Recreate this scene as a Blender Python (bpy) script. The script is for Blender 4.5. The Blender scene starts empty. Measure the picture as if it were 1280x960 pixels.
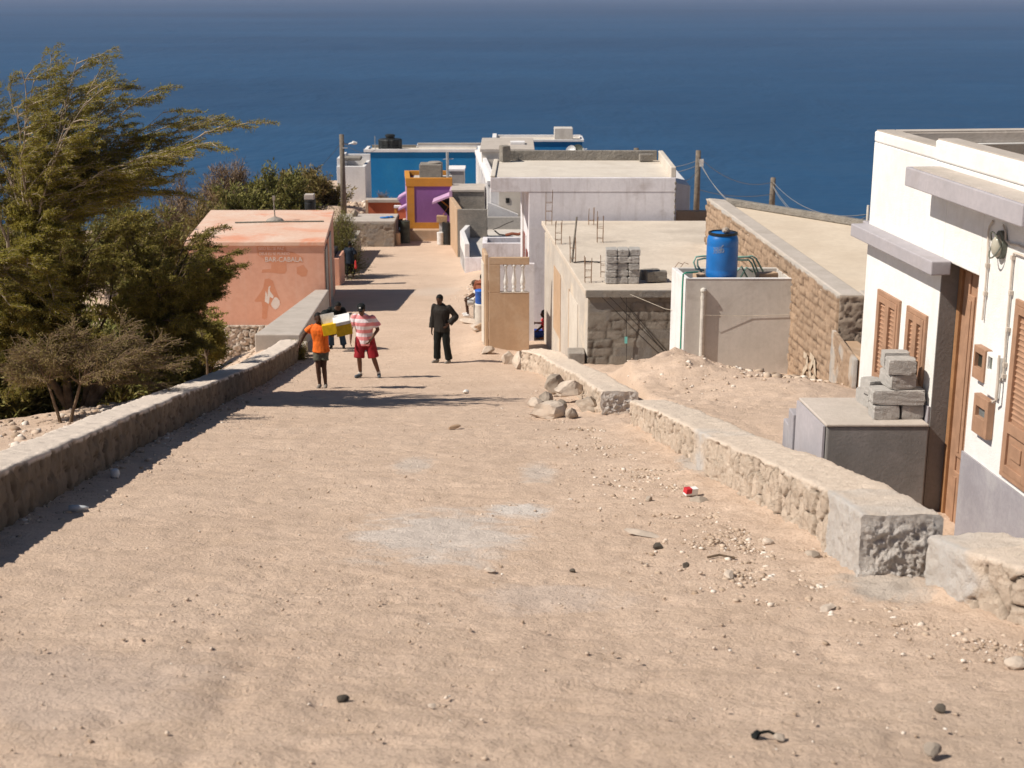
import bpy, bmesh, math, random
import numpy as np
from mathutils import Vector, Matrix, noise
random.seed(7); RNG=np.random.default_rng(7)
scene=bpy.context.scene; COL=scene.collection
R=math.radians
# ------------------------------------------------------------------ camera geometry (a survey helper: pixel + depth -> point)
FP=1800.0; PITCH=R(15.52); CP,SP=math.cos(PITCH),math.sin(PITCH)
def ray(px,py):
    u=(px-640)/FP; v=(480-py)/FP; q=CP+v*SP
    return u/q,(-SP+v*CP)/q
def X(px,py,d): return ray(px,py)[0]*d
def Z(py,d): return ray(640,py)[1]*d
def P(px,py,d): a,b=ray(px,py); return Vector((a*d,d,b*d))
KN=np.array([(-20,1.5),(0,-2.2),(30,-8.35),(36,-9.4),(48,-10.75),(60,-12.0),(74,-12.5),(100,-13),(112,-16),(150,-36),(230,-75),(400,-120)],float)
def road(y):
    y=np.asarray(y,float)
    return (np.interp(y-1,KN[:,0],KN[:,1])+np.interp(y+1,KN[:,0],KN[:,1])+np.interp(y,KN[:,0],KN[:,1]))/3
def roadz(y): return float(road(y))
def G(px,py,h=0.0):
    a,b=ray(px,py); y=2.0
    while y<300 and b*y>roadz(y)+h: y+=.02
    return Vector((a*y,y,b*y))
# ------------------------------------------------------------------ numpy noise
def _h(ix,iy,s):
    n=(ix.astype(np.int64)*374761393+iy.astype(np.int64)*668265263+s*1442695041)&0xffffffff
    n=((n^(n>>13))*1274126177)&0xffffffff
    return ((n^(n>>16))&0xffffff)/float(0xffffff)
def vnoise(x,y,s=0):
    x=np.asarray(x,float); y=np.asarray(y,float)
    ix=np.floor(x); iy=np.floor(y); fx=x-ix; fy=y-iy
    fx=fx*fx*(3-2*fx); fy=fy*fy*(3-2*fy)
    a=_h(ix,iy,s); b=_h(ix+1,iy,s); c=_h(ix,iy+1,s); d=_h(ix+1,iy+1,s)
    return (a+(b-a)*fx)+((c+(d-c)*fx)-(a+(b-a)*fx))*fy-.5
def fbm(x,y,o=4,s=0):
    r=0; a=1
    for i in range(o): r=r+a*vnoise(x*2**i+17*i,y*2**i+9*i,s+i); a*=.5
    return r
def voro(u,v,s=0,jit=.85):
    iu=np.floor(u); iv=np.floor(v); f1=np.full(u.shape,9.); f2=np.full(u.shape,9.); cid=np.zeros(u.shape)
    for a in (-1,0,1):
        for b in (-1,0,1):
            cu=iu+a; cv=iv+b
            px=cu+.5+(_h(cu,cv,s)-.5)*jit; py=cv+.5+(_h(cu,cv,s+5)-.5)*jit
            d=np.hypot(u-px,v-py); r=_h(cu,cv,s+11)
            n=d<f1
            f2=np.where(n,f1,np.minimum(f2,d)); cid=np.where(n,r,cid); f1=np.where(n,d,f1)
    return f1,f2,cid
def blockcells(u,v,s=0):
    row=np.floor(v); fv=v-row
    off=_h(row,row*0,s)*7; w=u+off+ .0
    ci=np.floor(w); j0=(_h(ci,row,s+2)-.5)*.5; j1=(_h(ci+1,row,s+2)-.5)*.5
    cell=np.where(w-ci<j0.clip(0),ci-1,ci); 
    left=cell+(_h(cell,row,s+2)-.5)*.5; right=cell+1+(_h(cell+1,row,s+2)-.5)*.5
    bad=w>right; cell=np.where(bad,cell+1,cell); bad=w<left; cell=np.where(bad,cell-1,cell)
    left=cell+(_h(cell,row,s+2)-.5)*.5; right=cell+1+(_h(cell+1,row,s+2)-.5)*.5
    e=np.minimum(np.minimum(w-left,right-w)*1.3,np.minimum(fv,1-fv))
    return e,_h(cell,row,s+8)
# ------------------------------------------------------------------ materials
M={}
def nodes(name):
    m=bpy.data.materials.new(name); m.use_nodes=True; nt=m.node_tree; nt.nodes.clear()
    out=nt.nodes.new('ShaderNodeOutputMaterial'); b=nt.nodes.new('ShaderNodeBsdfPrincipled')
    nt.links.new(b.outputs[0],out.inputs[0]); M[name]=m
    return m,nt,b,out
def N(nt,t,**k):
    n=nt.nodes.new('ShaderNode'+t)
    for a,v in k.items():
        if a in n.inputs.keys(): n.inputs[a].default_value=v
        else: setattr(n,a,v)
    return n
def mixc(nt,fac,a,b,mode='MIX'):
    n=nt.nodes.new('ShaderNodeMix'); n.data_type='RGBA'; n.blend_type=mode
    for i,v in ((0,fac),(6,a),(7,b)):
        if hasattr(v,'is_linked') or hasattr(v,'links'): nt.links.new(v,n.inputs[i])
        else: n.inputs[i].default_value=v if i==0 else (*v,1)
    return n.outputs[2]
def rng(nt,src,a,b,c=0,d=1):
    n=nt.nodes.new('ShaderNodeMapRange'); n.inputs[1].default_value=a; n.inputs[2].default_value=b; n.inputs[3].default_value=c; n.inputs[4].default_value=d
    nt.links.new(src,n.inputs[0]); return n.outputs[0]
def math_(nt,op,a,b):
    n=nt.nodes.new('ShaderNodeMath'); n.operation=op
    for i,v in ((0,a),(1,b)):
        if hasattr(v,'links'): nt.links.new(v,n.inputs[i])
        else: n.inputs[i].default_value=v
    return n.outputs[0]
def coords(nt,scale=(1,1,1)):
    g=N(nt,'NewGeometry')
    if scale==(1,1,1): return g.outputs['Position']
    mp=N(nt,'Mapping'); mp.inputs['Scale'].default_value=scale; nt.links.new(g.outputs['Position'],mp.inputs[0]); return mp.outputs[0]
def ntex(nt,co,scale,detail=4,rough=.55,dist=0):
    n=N(nt,'TexNoise'); n.inputs['Scale'].default_value=scale; n.inputs['Detail'].default_value=detail; n.inputs['Roughness'].default_value=rough; n.inputs['Distortion'].default_value=dist
    nt.links.new(co,n.inputs['Vector']); return n.outputs[0]
def bump(nt,b,h,st,dist=.02,prev=None):
    n=N(nt,'Bump'); n.inputs['Strength'].default_value=st; n.inputs['Distance'].default_value=dist; nt.links.new(h,n.inputs['Height'])
    if prev: nt.links.new(prev,n.inputs['Normal'])
    if b: nt.links.new(n.outputs[0],b.inputs['Normal'])
    return n.outputs[0]
def plaster(name,c,c2=None,stain=None,amt=.5,sc=2.5,rough=.9,bs=.35,bsc=25,streak=.0,bd=.01,spec=.2,spk=0):
    m,nt,b,o=nodes(name); co=coords(nt)
    c2=c2 or tuple(v*.82 for v in c)
    f=rng(nt,ntex(nt,co,sc,6,.6),.35,.65); col=mixc(nt,f,c,c2)
    f2=rng(nt,ntex(nt,co,sc*9,4,.6),.42,.6,0,.35); col=mixc(nt,f2,col,tuple(v*.9 for v in c2))
    if stain:
        f3=rng(nt,ntex(nt,co,sc*.6,5,.7,.6),.52,.68,0,amt); col=mixc(nt,f3,col,stain)
    if streak:
        cs=coords(nt,(9,9,.8)); f4=rng(nt,ntex(nt,cs,1.0,4,.6),.52,.75,0,streak); col=mixc(nt,f4,col,stain or tuple(v*.5 for v in c))
    if spk:
        f5=rng(nt,ntex(nt,co,sc*22,2,.5),.64,.7,0,spk); col=mixc(nt,f5,col,tuple(v*.35 for v in c))
    nt.links.new(col,b.inputs['Base Color']); b.inputs['Roughness'].default_value=rough; b.inputs['Specular IOR Level'].default_value=spec
    bump(nt,b,ntex(nt,co,bsc,5,.65),bs,bd); return m
def simple(name,c,rough=.6,metal=0,bs=0,bsc=40,var=.12,spec=.4,sc=8):
    m,nt,b,o=nodes(name); co=coords(nt)
    col=mixc(nt,rng(nt,ntex(nt,co,sc,4),.35,.65),c,tuple(v*(1-var*2) for v in c))
    nt.links.new(col,b.inputs['Base Color']); b.inputs['Roughness'].default_value=rough; b.inputs['Metallic'].default_value=metal; b.inputs['Specular IOR Level'].default_value=spec
    if bs: bump(nt,b,ntex(nt,co,bsc,4),bs,.01)
    return m
def masonry(name,c1,c2,gap,cem,bs=.5,bsc=30):
    """stone walls: mesh attribute 'st' = (cell tone, gap, cement)"""
    m,nt,b,o=nodes(name); co=coords(nt)
    a=N(nt,'Attribute',attribute_name='st'); sp=N(nt,'SeparateColor'); nt.links.new(a.outputs['Color'],sp.inputs[0])
    col=mixc(nt,sp.outputs[0],c1,c2)
    col=mixc(nt,rng(nt,ntex(nt,co,14,5,.65),.38,.66,0,.5),col,tuple(v*.72 for v in c1))
    col=mixc(nt,rng(nt,ntex(nt,co,3,4),.5,.65,0,.35),col,tuple(min(1,v*1.25) for v in c1))
    col=mixc(nt,sp.outputs[1],col,gap)
    cc=mixc(nt,sp.outputs[0],cem,tuple(sum(cem)/3*k for k in (.88,.84,.80)))
    cc=mixc(nt,rng(nt,ntex(nt,co,5,6,.7),.35,.65,0,.35),cc,tuple(v*.72 for v in cem))
    cc=mixc(nt,rng(nt,ntex(nt,co,60,3,.6),.5,.7,0,.5),cc,tuple(v*.7 for v in cem))
    col=mixc(nt,sp.outputs[2],col,cc)
    nt.links.new(col,b.inputs['Base Color']); b.inputs['Roughness'].default_value=.95; b.inputs['Specular IOR Level'].default_value=.1
    n1=bump(nt,None,ntex(nt,co,bsc*.7,6,.75),min(1,bs*1.3),.03); bump(nt,b,ntex(nt,co,bsc*4,3,.7),min(1,bs*1.5),.012,n1)
    return m

# ------------------------------------------------------------------ object helpers
ROOT={}
def setp(o,label=None,cat=None,group=None,kind=None):
    if label: o['label']=label
    if cat: o['category']=cat
    if group: o['group']=group
    if kind: o['kind']=kind
    return o
def thing(name,label,cat,loc,group=None):
    o=bpy.data.objects.new(name,None); COL.objects.link(o); o.location=loc; o.empty_display_size=.2
    ROOT[o.name]=Vector(loc); return setp(o,label,cat,group)
def link(name,me,mat,parent=None,bevel=0,smooth=False):
    if mat is not None:
        for mm in (mat if isinstance(mat,(list,tuple)) else [mat]): me.materials.append(M[mm] if isinstance(mm,str) else mm)
    o=bpy.data.objects.new(name,me); COL.objects.link(o)
    if parent is not None:
        off=ROOT[parent.name]; me.transform(Matrix.Translation(-off)); o.parent=parent; ROOT[o.name]=off
    else: ROOT[o.name]=Vector((0,0,0))
    if smooth: me.polygons.foreach_set('use_smooth',[True]*len(me.polygons))
    if bevel:
        md=o.modifiers.new('bevel','BEVEL'); md.width=bevel; md.segments=2; md.limit_method='ANGLE'; md.angle_limit=R(40)
    return o
def obj(name,bm,mat,parent=None,bevel=0,smooth=False):
    me=bpy.data.meshes.new(name); bmesh.ops.recalc_face_normals(bm,faces=bm.faces); bm.to_mesh(me); bm.free()
    return link(name,me,mat,parent,bevel,smooth)
def solo(name,bm,mat,label,cat,group=None,bevel=0,smooth=False,base=None):
    """a thing that is one mesh; origin at its base"""
    me=bpy.data.meshes.new(name); bmesh.ops.recalc_face_normals(bm,faces=bm.faces)
    vs=[v.co for v in bm.verts]
    if base is None: base=Vector((sum(v.x for v in vs)/len(vs),sum(v.y for v in vs)/len(vs),min(v.z for v in vs)))
    bm.to_mesh(me); bm.free(); me.transform(Matrix.Translation(-base))
    o=link(name,me,mat,None,bevel,smooth); o.location=base; ROOT[o.name]=base
    return setp(o,label,cat,group)
def B(): return bmesh.new()
def hexa(bm,c):
    v=[bm.verts.new(p) for p in c]
    for f in ((0,1,2,3),(4,7,6,5),(0,4,5,1),(1,5,6,2),(2,6,7,3),(3,7,4,0)): bm.faces.new([v[i] for i in f])
    return v
def box(bm,x0,x1,y0,y1,z0,z1,k=0.0,y00=None):
    yy=y0 if y00 is None else y00
    a=k*(y0-yy); b=k*(y1-yy)
    return hexa(bm,[(x0+a,y0,z0),(x1+a,y0,z0),(x1+b,y1,z0),(x0+b,y1,z0),(x0+a,y0,z1),(x1+a,y0,z1),(x1+b,y1,z1),(x0+b,y1,z1)])
def obox(bm,O,U,V,W,u0,u1,v0,v1,w0,w1):
    def p(a,b,c): return O+U*a+V*b+W*c
    return hexa(bm,[p(u0,v0,w0),p(u1,v0,w0),p(u1,v1,w0),p(u0,v1,w0),p(u0,v0,w1),p(u1,v0,w1),p(u1,v1,w1),p(u0,v1,w1)])
def frame_of(d):
    d=d.normalized(); a=Vector((0,0,1)) if abs(d.z)<.9 else Vector((1,0,0))
    s=d.cross(a).normalized(); return s,s.cross(d).normalized()
def tube(bm,pts,r,n=8,cap=True,r2=None):
    pts=[Vector(p) for p in pts]; rings=[]; m=len(pts)
    rr=r if isinstance(r,(list,tuple)) else [r+((r2 if r2 is not None else r)-r)*i/max(1,m-1) for i in range(m)]
    s=None
    for i,p in enumerate(pts):
        d=(pts[min(i+1,m-1)]-pts[max(i-1,0)])
        if d.length<1e-6: d=Vector((0,0,1))
        if s is None: s,t=frame_of(d)
        else:
            dn=d.normalized(); s=(s-dn*s.dot(dn)).normalized(); t=dn.cross(s)*-1
        rings.append([bm.verts.new(p+(s*math.cos(2*math.pi*j/n)+t*math.sin(2*math.pi*j/n))*rr[i]) for j in range(n)])
    for a,b in zip(rings,rings[1:]):
        for j in range(n): bm.faces.new((a[j],a[(j+1)%n],b[(j+1)%n],b[j]))
    if cap and n>2:
        bm.faces.new(rings[0][::-1]); bm.faces.new(rings[-1])
def lathe(bm,c,prof,n=24,caps=True):
    rings=[[bm.verts.new((c[0]+r*math.cos(2*math.pi*j/n),c[1]+r*math.sin(2*math.pi*j/n),c[2]+z)) for j in range(n)] for r,z in prof]
    for a,b in zip(rings,rings[1:]):
        for j in range(n): bm.faces.new((a[j],a[(j+1)%n],b[(j+1)%n],b[j]))
    if caps: bm.faces.new(rings[0][::-1]); bm.faces.new(rings[-1])
def prism(bm,poly,z0,z1):
    a=[bm.verts.new((p[0],p[1],z0 if not callable(z0) else z0(p))) for p in poly]
    b=[bm.verts.new((p[0],p[1],z1 if not callable(z1) else z1(p))) for p in poly]
    n=len(poly)
    for i in range(n): bm.faces.new((a[i],a[(i+1)%n],b[(i+1)%n],b[i]))
    bm.faces.new(a[::-1]); bm.faces.new(b)
def rock(bm,c,s,seed=0,sub=2,cut=.5,squash=(1,1,1)):
    """angular broken stone"""
    rnd=random.Random(seed); t=bmesh.new(); bmesh.ops.create_icosphere(t,subdivisions=sub,radius=1)
    pl=[(Vector((rnd.uniform(-1,1),rnd.uniform(-1,1),rnd.uniform(-1,1))).normalized(),rnd.uniform(cut,.92)) for _ in range(9)]
    off=Vector((seed*1.37,seed*.71,0)); rz=Matrix.Rotation(rnd.uniform(0,6.28),3,'Z')
    mp={}
    for v in t.verts:
        p=v.co.copy()
        for n,d in pl:
            e=p.dot(n)-d
            if e>0: p-=n*e
        p*=1+.14*noise.noise(p*2.2+off)+.05*noise.noise(p*7+off)
        p=rz@Vector((p.x*squash[0],p.y*squash[1],p.z*squash[2]))*s
        mp[v]=bm.verts.new(p+Vector(c))
    for f in t.faces: bm.faces.new([mp[v] for v in f.verts])
    t.free()
def gridmesh(name,co,nu,nv,st=None):
    """co: (nu*nv,3) array, quads"""
    me=bpy.data.meshes.new(name); co=np.asarray(co,np.float32).reshape(-1,3)
    i,j=np.meshgrid(np.arange(nu-1),np.arange(nv-1),indexing='ij'); a=(i*nv+j).ravel()
    q=np.stack([a,a+nv,a+nv+1,a+1],1).astype(np.int32)
    return rawmesh(me,co,q,st)
def rawmesh(me,co,q,st=None):
    if isinstance(me,str): me=bpy.data.meshes.new(me)
    k=q.shape[1]; me.vertices.add(len(co)); me.vertices.foreach_set('co',np.ascontiguousarray(co,np.float32).ravel())
    me.loops.add(q.size); me.loops.foreach_set('vertex_index',np.ascontiguousarray(q,np.int32).ravel())
    me.polygons.add(len(q)); me.polygons.foreach_set('loop_start',np.arange(len(q),dtype=np.int32)*k)
    if st is not None:
        a=me.color_attributes.new('st','FLOAT_COLOR','POINT'); c=np.ones((len(co),4),np.float32); c[:,:3]=st; a.data.foreach_set('color',c.ravel())
    me.update(calc_edges=True); me.validate(); return me
def merge(parts):
    co=[];q=[];st=[];o=0
    for c,qq,s in parts: co.append(c); q.append(qq+o); st.append(s); o+=len(c)
    return np.concatenate(co),np.concatenate(q),np.concatenate(st)
def quads(nu,nv,flip=False):
    i,j=np.meshgrid(np.arange(nu-1),np.arange(nv-1),indexing='ij'); a=(i*nv+j).ravel()
    q=np.stack([a,a+nv,a+nv+1,a+1],1)
    return q[:,::-1] if flip else q
def stone_disp(u,v,mode,cw,ch,amp,seed,gapw=.12):
    if mode=='voro':
        uu=u/cw+.25*fbm(u/cw*.7,v/ch*.7,2,seed+30); vv=v/ch+.25*fbm(u/cw*.7+5,v/ch*.7,2,seed+31)
        f1,f2,c=voro(uu,vv,seed); e=(f2-f1)
    else:
        uu=u/cw+.12*fbm(u/cw*1.3,v/ch*1.3,2,seed+32); vv=v/ch+.30*fbm(u/cw*.45,v/ch*.5,3,seed+30)
        e,c=blockcells(uu,vv,seed)
    t=np.clip(e/gapw,0,1); t=1-(1-t)**2
    d=amp*(t*(.5+.8*c)-.2)+amp*.55*fbm(u*9,v*9,4,seed+40)-amp*.55*np.abs(fbm(u*24,v*24,3,seed+41))
    return d,c,(1-t)*np.clip(.75+1.6*fbm(u*2.3,v*2.3,3,seed+44),0,1)
def panel(name,O,U,V,W,H,mat,parent,mode='voro',cw=.2,ch=.15,amp=.03,seed=1,res=.03,gapw=.14,cement=None,depth=.06,extra=None):
    """a facing of stonework with real relief and thickness; O lower left, U right, V up"""
    U=Vector(U).normalized(); V=Vector(V).normalized(); n=U.cross(V)
    nu=max(2,int(W/res)+1); nv=max(2,int(H/res)+1)
    u,v=np.meshgrid(np.linspace(0,W,nu),np.linspace(0,H,nv),indexing='ij')
    d,c,g=stone_disp(u,v,mode,cw,ch,amp,seed,gapw)
    cem=np.zeros_like(u) if cement is None else cement(u,v)
    d=d*(1-cem)+cem*(amp*.9+amp*.35*fbm(u*12,v*12,4,seed+3))
    if extra is not None: d=d+extra(u,v)
    O=np.array(O); Ua=np.array(U); Va=np.array(V); na=np.array(n)
    f=O+u[...,None]*Ua+v[...,None]*Va+(d[...,None]+depth*.3)*na
    # skirt round the border back into the wall
    idx=[]; 
    co=f.reshape(-1,3); q=quads(nu,nv); st=np.stack([c,g*(1-cem),cem],-1).reshape(-1,3)
    ring=[i*nv for i in range(nu)]+[(nu-1)*nv+j for j in range(1,nv)]+[i*nv+nv-1 for i in range(nu-2,-1,-1)]+[j for j in range(nv-2,0,-1)]
    ring=np.array(ring); uf=u.reshape(-1)[ring]; vf=v.reshape(-1)[ring]
    back=O+uf[:,None]*Ua+vf[:,None]*Va-depth*na
    n0=len(co); k=len(ring); a=np.arange(k); b=(a+1)%k
    q2=np.stack([ring[a],n0+a,n0+b,ring[b]],1)
    co=np.concatenate([co,back]); q=np.concatenate([q,q2]); st=np.concatenate([st,st[ring]])
    me=rawmesh(name,co,q,st)
    return link(name,me,mat,parent)
def swept_wall(name,path,thick,mat,label,cat,depth=.35,cw=.17,ch=.26,amp=.035,seed=1,res=.03,group=None,cap_amp=.02,endamp=.03,cemf=None,left=False):
    """low stone wall along path [(x,y,height)] = road-side top edge; thick = signed offset in x"""
    pts=[Vector((x,y,0)) for x,y,h in path]; hs=[h for _,_,h in path]
    L=[0]
    for a,b in zip(pts,pts[1:]): L.append(L[-1]+(b-a).length)
    ns=int(L[-1]/res)+1; s=np.linspace(0,L[-1],ns)
    x=np.interp(s,L,[p.x for p in pts]); y=np.interp(s,L,[p.y for p in pts]); h=np.interp(s,L,hs)
    zt=road(y)+h+.015*fbm(s*1.3,s*0,3,seed+9)
    tx=np.gradient(x,s); ty=np.gradient(y,s); l=np.hypot(tx,ty); tx/=l; ty/=l
    sg=1 if thick>0 else -1; T=abs(thick)
    nx=-ty*sg; ny=tx*sg   # towards the road (outer face normal)
    # make normal point to the road: road is opposite to thick
    flip=np.sign(-sg*nx); nx*=flip; ny*=flip
    Hf=float(max(hs))+depth; nf=int(Hf/res)+1; nt_=max(6,int(T/.035)); nb=5
    S=s[:,None]
    parts=[]
    # profile samples: face bottom->top, top across, back down
    hv=np.linspace(-Hf,0,nf)[None,:]
    d,c,g=stone_disp(S+0*hv,hv+0*S,'voro',cw,ch,amp,seed)
    cem=np.clip((hv+.045+.05*fbm(S*6,hv*6,3,seed+21))/.02,0,1)
    if cemf is not None: cem=np.maximum(cem,cemf(S+0*hv,hv+0*S))
    d=d*(1-cem)+cem*(amp*.8+.02*fbm(S*14,hv*14,4,seed+22))
    edge=np.clip((hv+.03)/.03,0,1)**2*.02
    fx=x[:,None]+nx[:,None]*(d-edge); fy=y[:,None]+ny[:,None]*(d-edge); fz=zt[:,None]+hv+0*fx
    c2=np.where(cem>.3,0,c); 
    if cemf is not None: c2=np.maximum(c2,cemf(S+0*hv,hv+0*S)*.95)
    F=np.stack([fx,fy,fz],-1); stF=np.stack([c2,g*(1-cem),cem],-1)
    tv=np.linspace(0,1,nt_+1)[None,1:]*T
    dz=cap_amp*(fbm(S*7+3,tv*7,4,seed+33))+.012*fbm(S*30,tv*30,2,seed+35)
    rim=-(np.clip((tv-T+.05)/.05,0,1)**2)*.03
    w=np.clip(1-tv/.04,0,1)
    tx_=x[:,None]-nx[:,None]*tv+nx[:,None]*(d[:,-1:]-.02)*w*1.0
    ty_=y[:,None]-ny[:,None]*tv
    Tt=np.stack([tx_,ty_,zt[:,None]+dz+rim],-1); tt_=(cemf(S+0*tv,0*tv+0*S)*.7 if cemf is not None else 0*tv+0*S); stT=np.stack([tt_*(.5+fbm(S*2,tv*2,3,8)).clip(0,1),0*tv+0*S,1+0*tv+0*S],-1)
    bv=np.linspace(0,1,nb)[None,1:]
    bn=.03*fbm(S*5,bv*4,3,seed+50)
    Bk=np.stack([x[:,None]-nx[:,None]*(T+bn),y[:,None]-ny[:,None]*(T+bn),zt[:,None]-.03-bv*Hf],-1)
    stB=np.stack([.5+0*bn,0*bn,.5+0*bn],-1)
    A=np.concatenate([F,Tt,Bk],1); ST=np.concatenate([stF,stT,stB],1); nv=A.shape[1]
    parts.append((A.reshape(-1,3),quads(ns,nv),ST.reshape(-1,3)))
    # ends
    for e in (0,-1):
        k=64; m=76
        a=np.linspace(0,1,k)[:,None]; b=np.linspace(0,1,m)[None,:]
        fo=np.minimum(np.minimum(a,1-a),np.minimum(b*0+1,1-b))*6; fo=np.clip(fo,0,1)
        dn=fo*(.02+endamp*.45*fbm(a*T*5+e,b*Hf*5,6,seed+60)-endamp*.55*np.abs(fbm(a*T*13+e,b*Hf*13,5,seed+61))-endamp*.25*np.abs(fbm(a*T*45,b*Hf*45,2,seed+62)))
        dirx=-tx[e] if e==0 else tx[e]; diry=-ty[e] if e==0 else ty[e]
        # interpolate between face end column and back
        top=np.interp(a[:,0]*T,np.concatenate([[0],tv[0]]),np.concatenate([F[e,-1:,2],Tt[e,:,2]]))
        offx=F[e,-1,0]-x[e]; 
        px_=x[e]-nx[e]*T*a+(1-a)*(np.interp(b,np.linspace(0,1,nf),(F[e,:,0]-x[e])))+dirx*dn
        py_=y[e]-ny[e]*T*a+(1-a)*(np.interp(b,np.linspace(0,1,nf),(F[e,:,1]-y[e])))+diry*dn
        pz_=top[:,None]-Hf*(1-b)+0*a
        parts.append((np.stack([px_,py_,pz_],-1).reshape(-1,3),quads(k,m,e!=0),np.stack([.95+0*dn,0*dn,1+0*dn],-1).reshape(-1,3)))
    co,q,st=merge(parts)
    base=Vector((float(x.mean()),float(y.mean()),float(zt.mean())-Hf)); co=co-np.array(base)
    me=rawmesh(name,co,q,st); o=link(name,me,mat); o.location=base; ROOT[o.name]=base
    me.polygons.foreach_set('use_smooth',[True]*len(me.polygons))
    return setp(o,label,cat,group)
def bake(ob,remove=True):
    dg=bpy.context.evaluated_depsgraph_get(); dg.update()
    me=bpy.data.meshes.new_from_object(ob.evaluated_get(dg))
    if remove: bpy.data.objects.remove(ob)
    return me
# ------------------------------------------------------------------ render, world, sun, camera
scene.render.engine='CYCLES'; scene.cycles.samples=96; scene.cycles.use_denoising=True
scene.cycles.max_bounces=6; scene.cycles.diffuse_bounces=3; scene.cycles.glossy_bounces=2; scene.cycles.transparent_max_bounces=6
scene.view_settings.view_transform='Standard'; scene.view_settings.look='None'; scene.view_settings.gamma=1; scene.view_settings.use_curve_mapping=False
scene.view_settings.exposure=0.17
wd=bpy.data.worlds.new("World"); scene.world=wd; wd.use_nodes=True; nt=wd.node_tree; nt.nodes.clear()
sky=nt.nodes.new('ShaderNodeTexSky'); sky.sky_type='NISHITA'; sky.sun_disc=False
SUN=Vector((-1,-.27,1.08)).normalized()
el=math.asin(SUN.z); az=math.atan2(SUN.x,SUN.y)
sky.sun_elevation=el; sky.sun_rotation=az; sky.air_density=.75; sky.dust_density=.25; sky.ozone_density=1
bg=nt.nodes.new('ShaderNodeBackground'); bg.inputs[1].default_value=.058; wo=nt.nodes.new('ShaderNodeOutputWorld')
nt.links.new(sky.outputs[0],bg.inputs[0]); nt.links.new(bg.outputs[0],wo.inputs[0])
sl=bpy.data.lights.new('sun','SUN'); sl.energy=5.0; sl.angle=R(.53); sl.color=(1,.925,.82)
so=bpy.data.objects.new('sun',sl); COL.objects.link(so); so.rotation_euler=SUN.to_track_quat('Z','Y').to_euler(); so.location=(-30,0,30)
cd=bpy.data.cameras.new('camera'); co_=bpy.data.objects.new('camera',cd); COL.objects.link(co_); scene.camera=co_
cd.sensor_width=36; cd.lens=36*FP/1280; cd.clip_start=.1; cd.clip_end=60000
co_.rotation_euler=(R(90)-PITCH,0,0)
cd.dof.use_dof=True; cd.dof.focus_distance=19; cd.dof.aperture_fstop=3.2
# ------------------------------------------------------------------ materials
plaster('white_render',(.82,.81,.79),(.77,.76,.735),(.58,.52,.44),.28,1.2,.85,.6,60,.16,.01)
plaster('lavender_trim',(.42,.39,.41),(.36,.34,.36),(.3,.27,.26),.4,2,.85,.25,40,.1)
plaster('plinth',(.36,.34,.36),(.29,.27,.29),(.44,.42,.42),.5,3,.85,.3,40,.3)
plaster('dark_cement_and_shade',(.24,.225,.215),(.19,.18,.17),(.28,.26,.25),.4,3,.9,.4,30,.35)
plaster('cement_top',(.52,.46,.41),(.44,.39,.34),(.36,.31,.26),.5,2,.95,.5,30)
plaster('roof_concrete',(.64,.56,.47),(.54,.465,.385),(.42,.36,.30),.55,.9,.95,.5,18,0,.015,.1,.3)
plaster('lavender_wall',(.79,.755,.775),(.72,.685,.71),(.40,.34,.32),.6,1.3,.9,.5,30,.35,.012,.2,.15)
plaster('white_wall',(.78,.76,.75),(.70,.68,.68),(.5,.45,.4),.3,1.2,.9,.35,30,.3)
plaster('cream_wall',(.66,.60,.52),(.58,.52,.45),(.45,.38,.3),.35,1.5,.9,.3,30,.2)
plaster('grey_cement',(.60,.555,.51),(.53,.495,.45),(.33,.28,.24),.45,1.6,.9,.35,26,.15,.01,.15,.12)
plaster('raw_cement',(.36,.32,.28),(.27,.24,.21),(.42,.38,.33),.5,3,.95,.9,22,.1,.03)
plaster('rough_block',(.30,.27,.235),(.22,.2,.175),(.36,.33,.28),.5,4,.95,1,14,0,.05)
plaster('block_grey',(.46,.43,.40),(.37,.35,.325),(.50,.47,.43),.4,9,.95,1,60,0,.01,.1,.3)
plaster('pink_wall',(.66,.385,.285),(.62,.32,.225),(.66,.47,.39),.65,.55,.95,.35,25,.25,.01,.1,.05)
plaster('pink_roof',(.70,.54,.44),(.66,.42,.31),(.66,.25,.14),1.0,.7,.95,.4,20,0,.01)
plaster('pink_paint',(.60,.29,.18),(.56,.25,.15),None,.4,3,.95,.3,25)
plaster('white_paint_mark',(.72,.66,.62),(.66,.58,.52),None,.4,8,.9,.2,25)
plaster('old_paint',(.58,.50,.39),(.46,.37,.28),None,.4,6,.95,.3,25)
plaster('faded_letter',(.78,.60,.52),(.74,.54,.46),None,.4,20,.9,.1,25)
plaster('blue_wall',(.013,.19,.46),(.011,.16,.40),(.03,.2,.38),.4,.8,.75,.25,20,.15)
plaster('purple_wall',(.27,.12,.30),(.235,.10,.265),(.3,.15,.33),.4,1,.85,.25,20,.15)
plaster('lilac_wall',(.52,.33,.50),(.46,.29,.45),None,.4,2,.85,.25,20)
plaster('orange_trim',(.60,.27,.045),(.52,.23,.04),(.4,.2,.08),.3,2,.85,.25,20,.2)
plaster('red_wall',(.52,.15,.07),(.46,.125,.06),None,.4,2,.85,.25,20,.1)
plaster('tan_render',(.50,.345,.225),(.44,.30,.195),(.58,.45,.33),.5,1.6,.9,.35,30,.2,.01)
plaster('stone_roof',(.66,.56,.44),(.58,.48,.37),(.5,.42,.33),.4,.8,.95,.4,18)
plaster('old_plaster',(.55,.50,.44),(.44,.39,.34),(.7,.58,.44),.7,1.3,.95,.5,24,.3)
plaster('green_paint',(.16,.17,.14),(.12,.13,.11),None,.4,2,.7,.2,20)
masonry('road_wall_dark',(.27,.215,.165),(.17,.135,.10),(.05,.04,.03),(.78,.67,.57))
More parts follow.
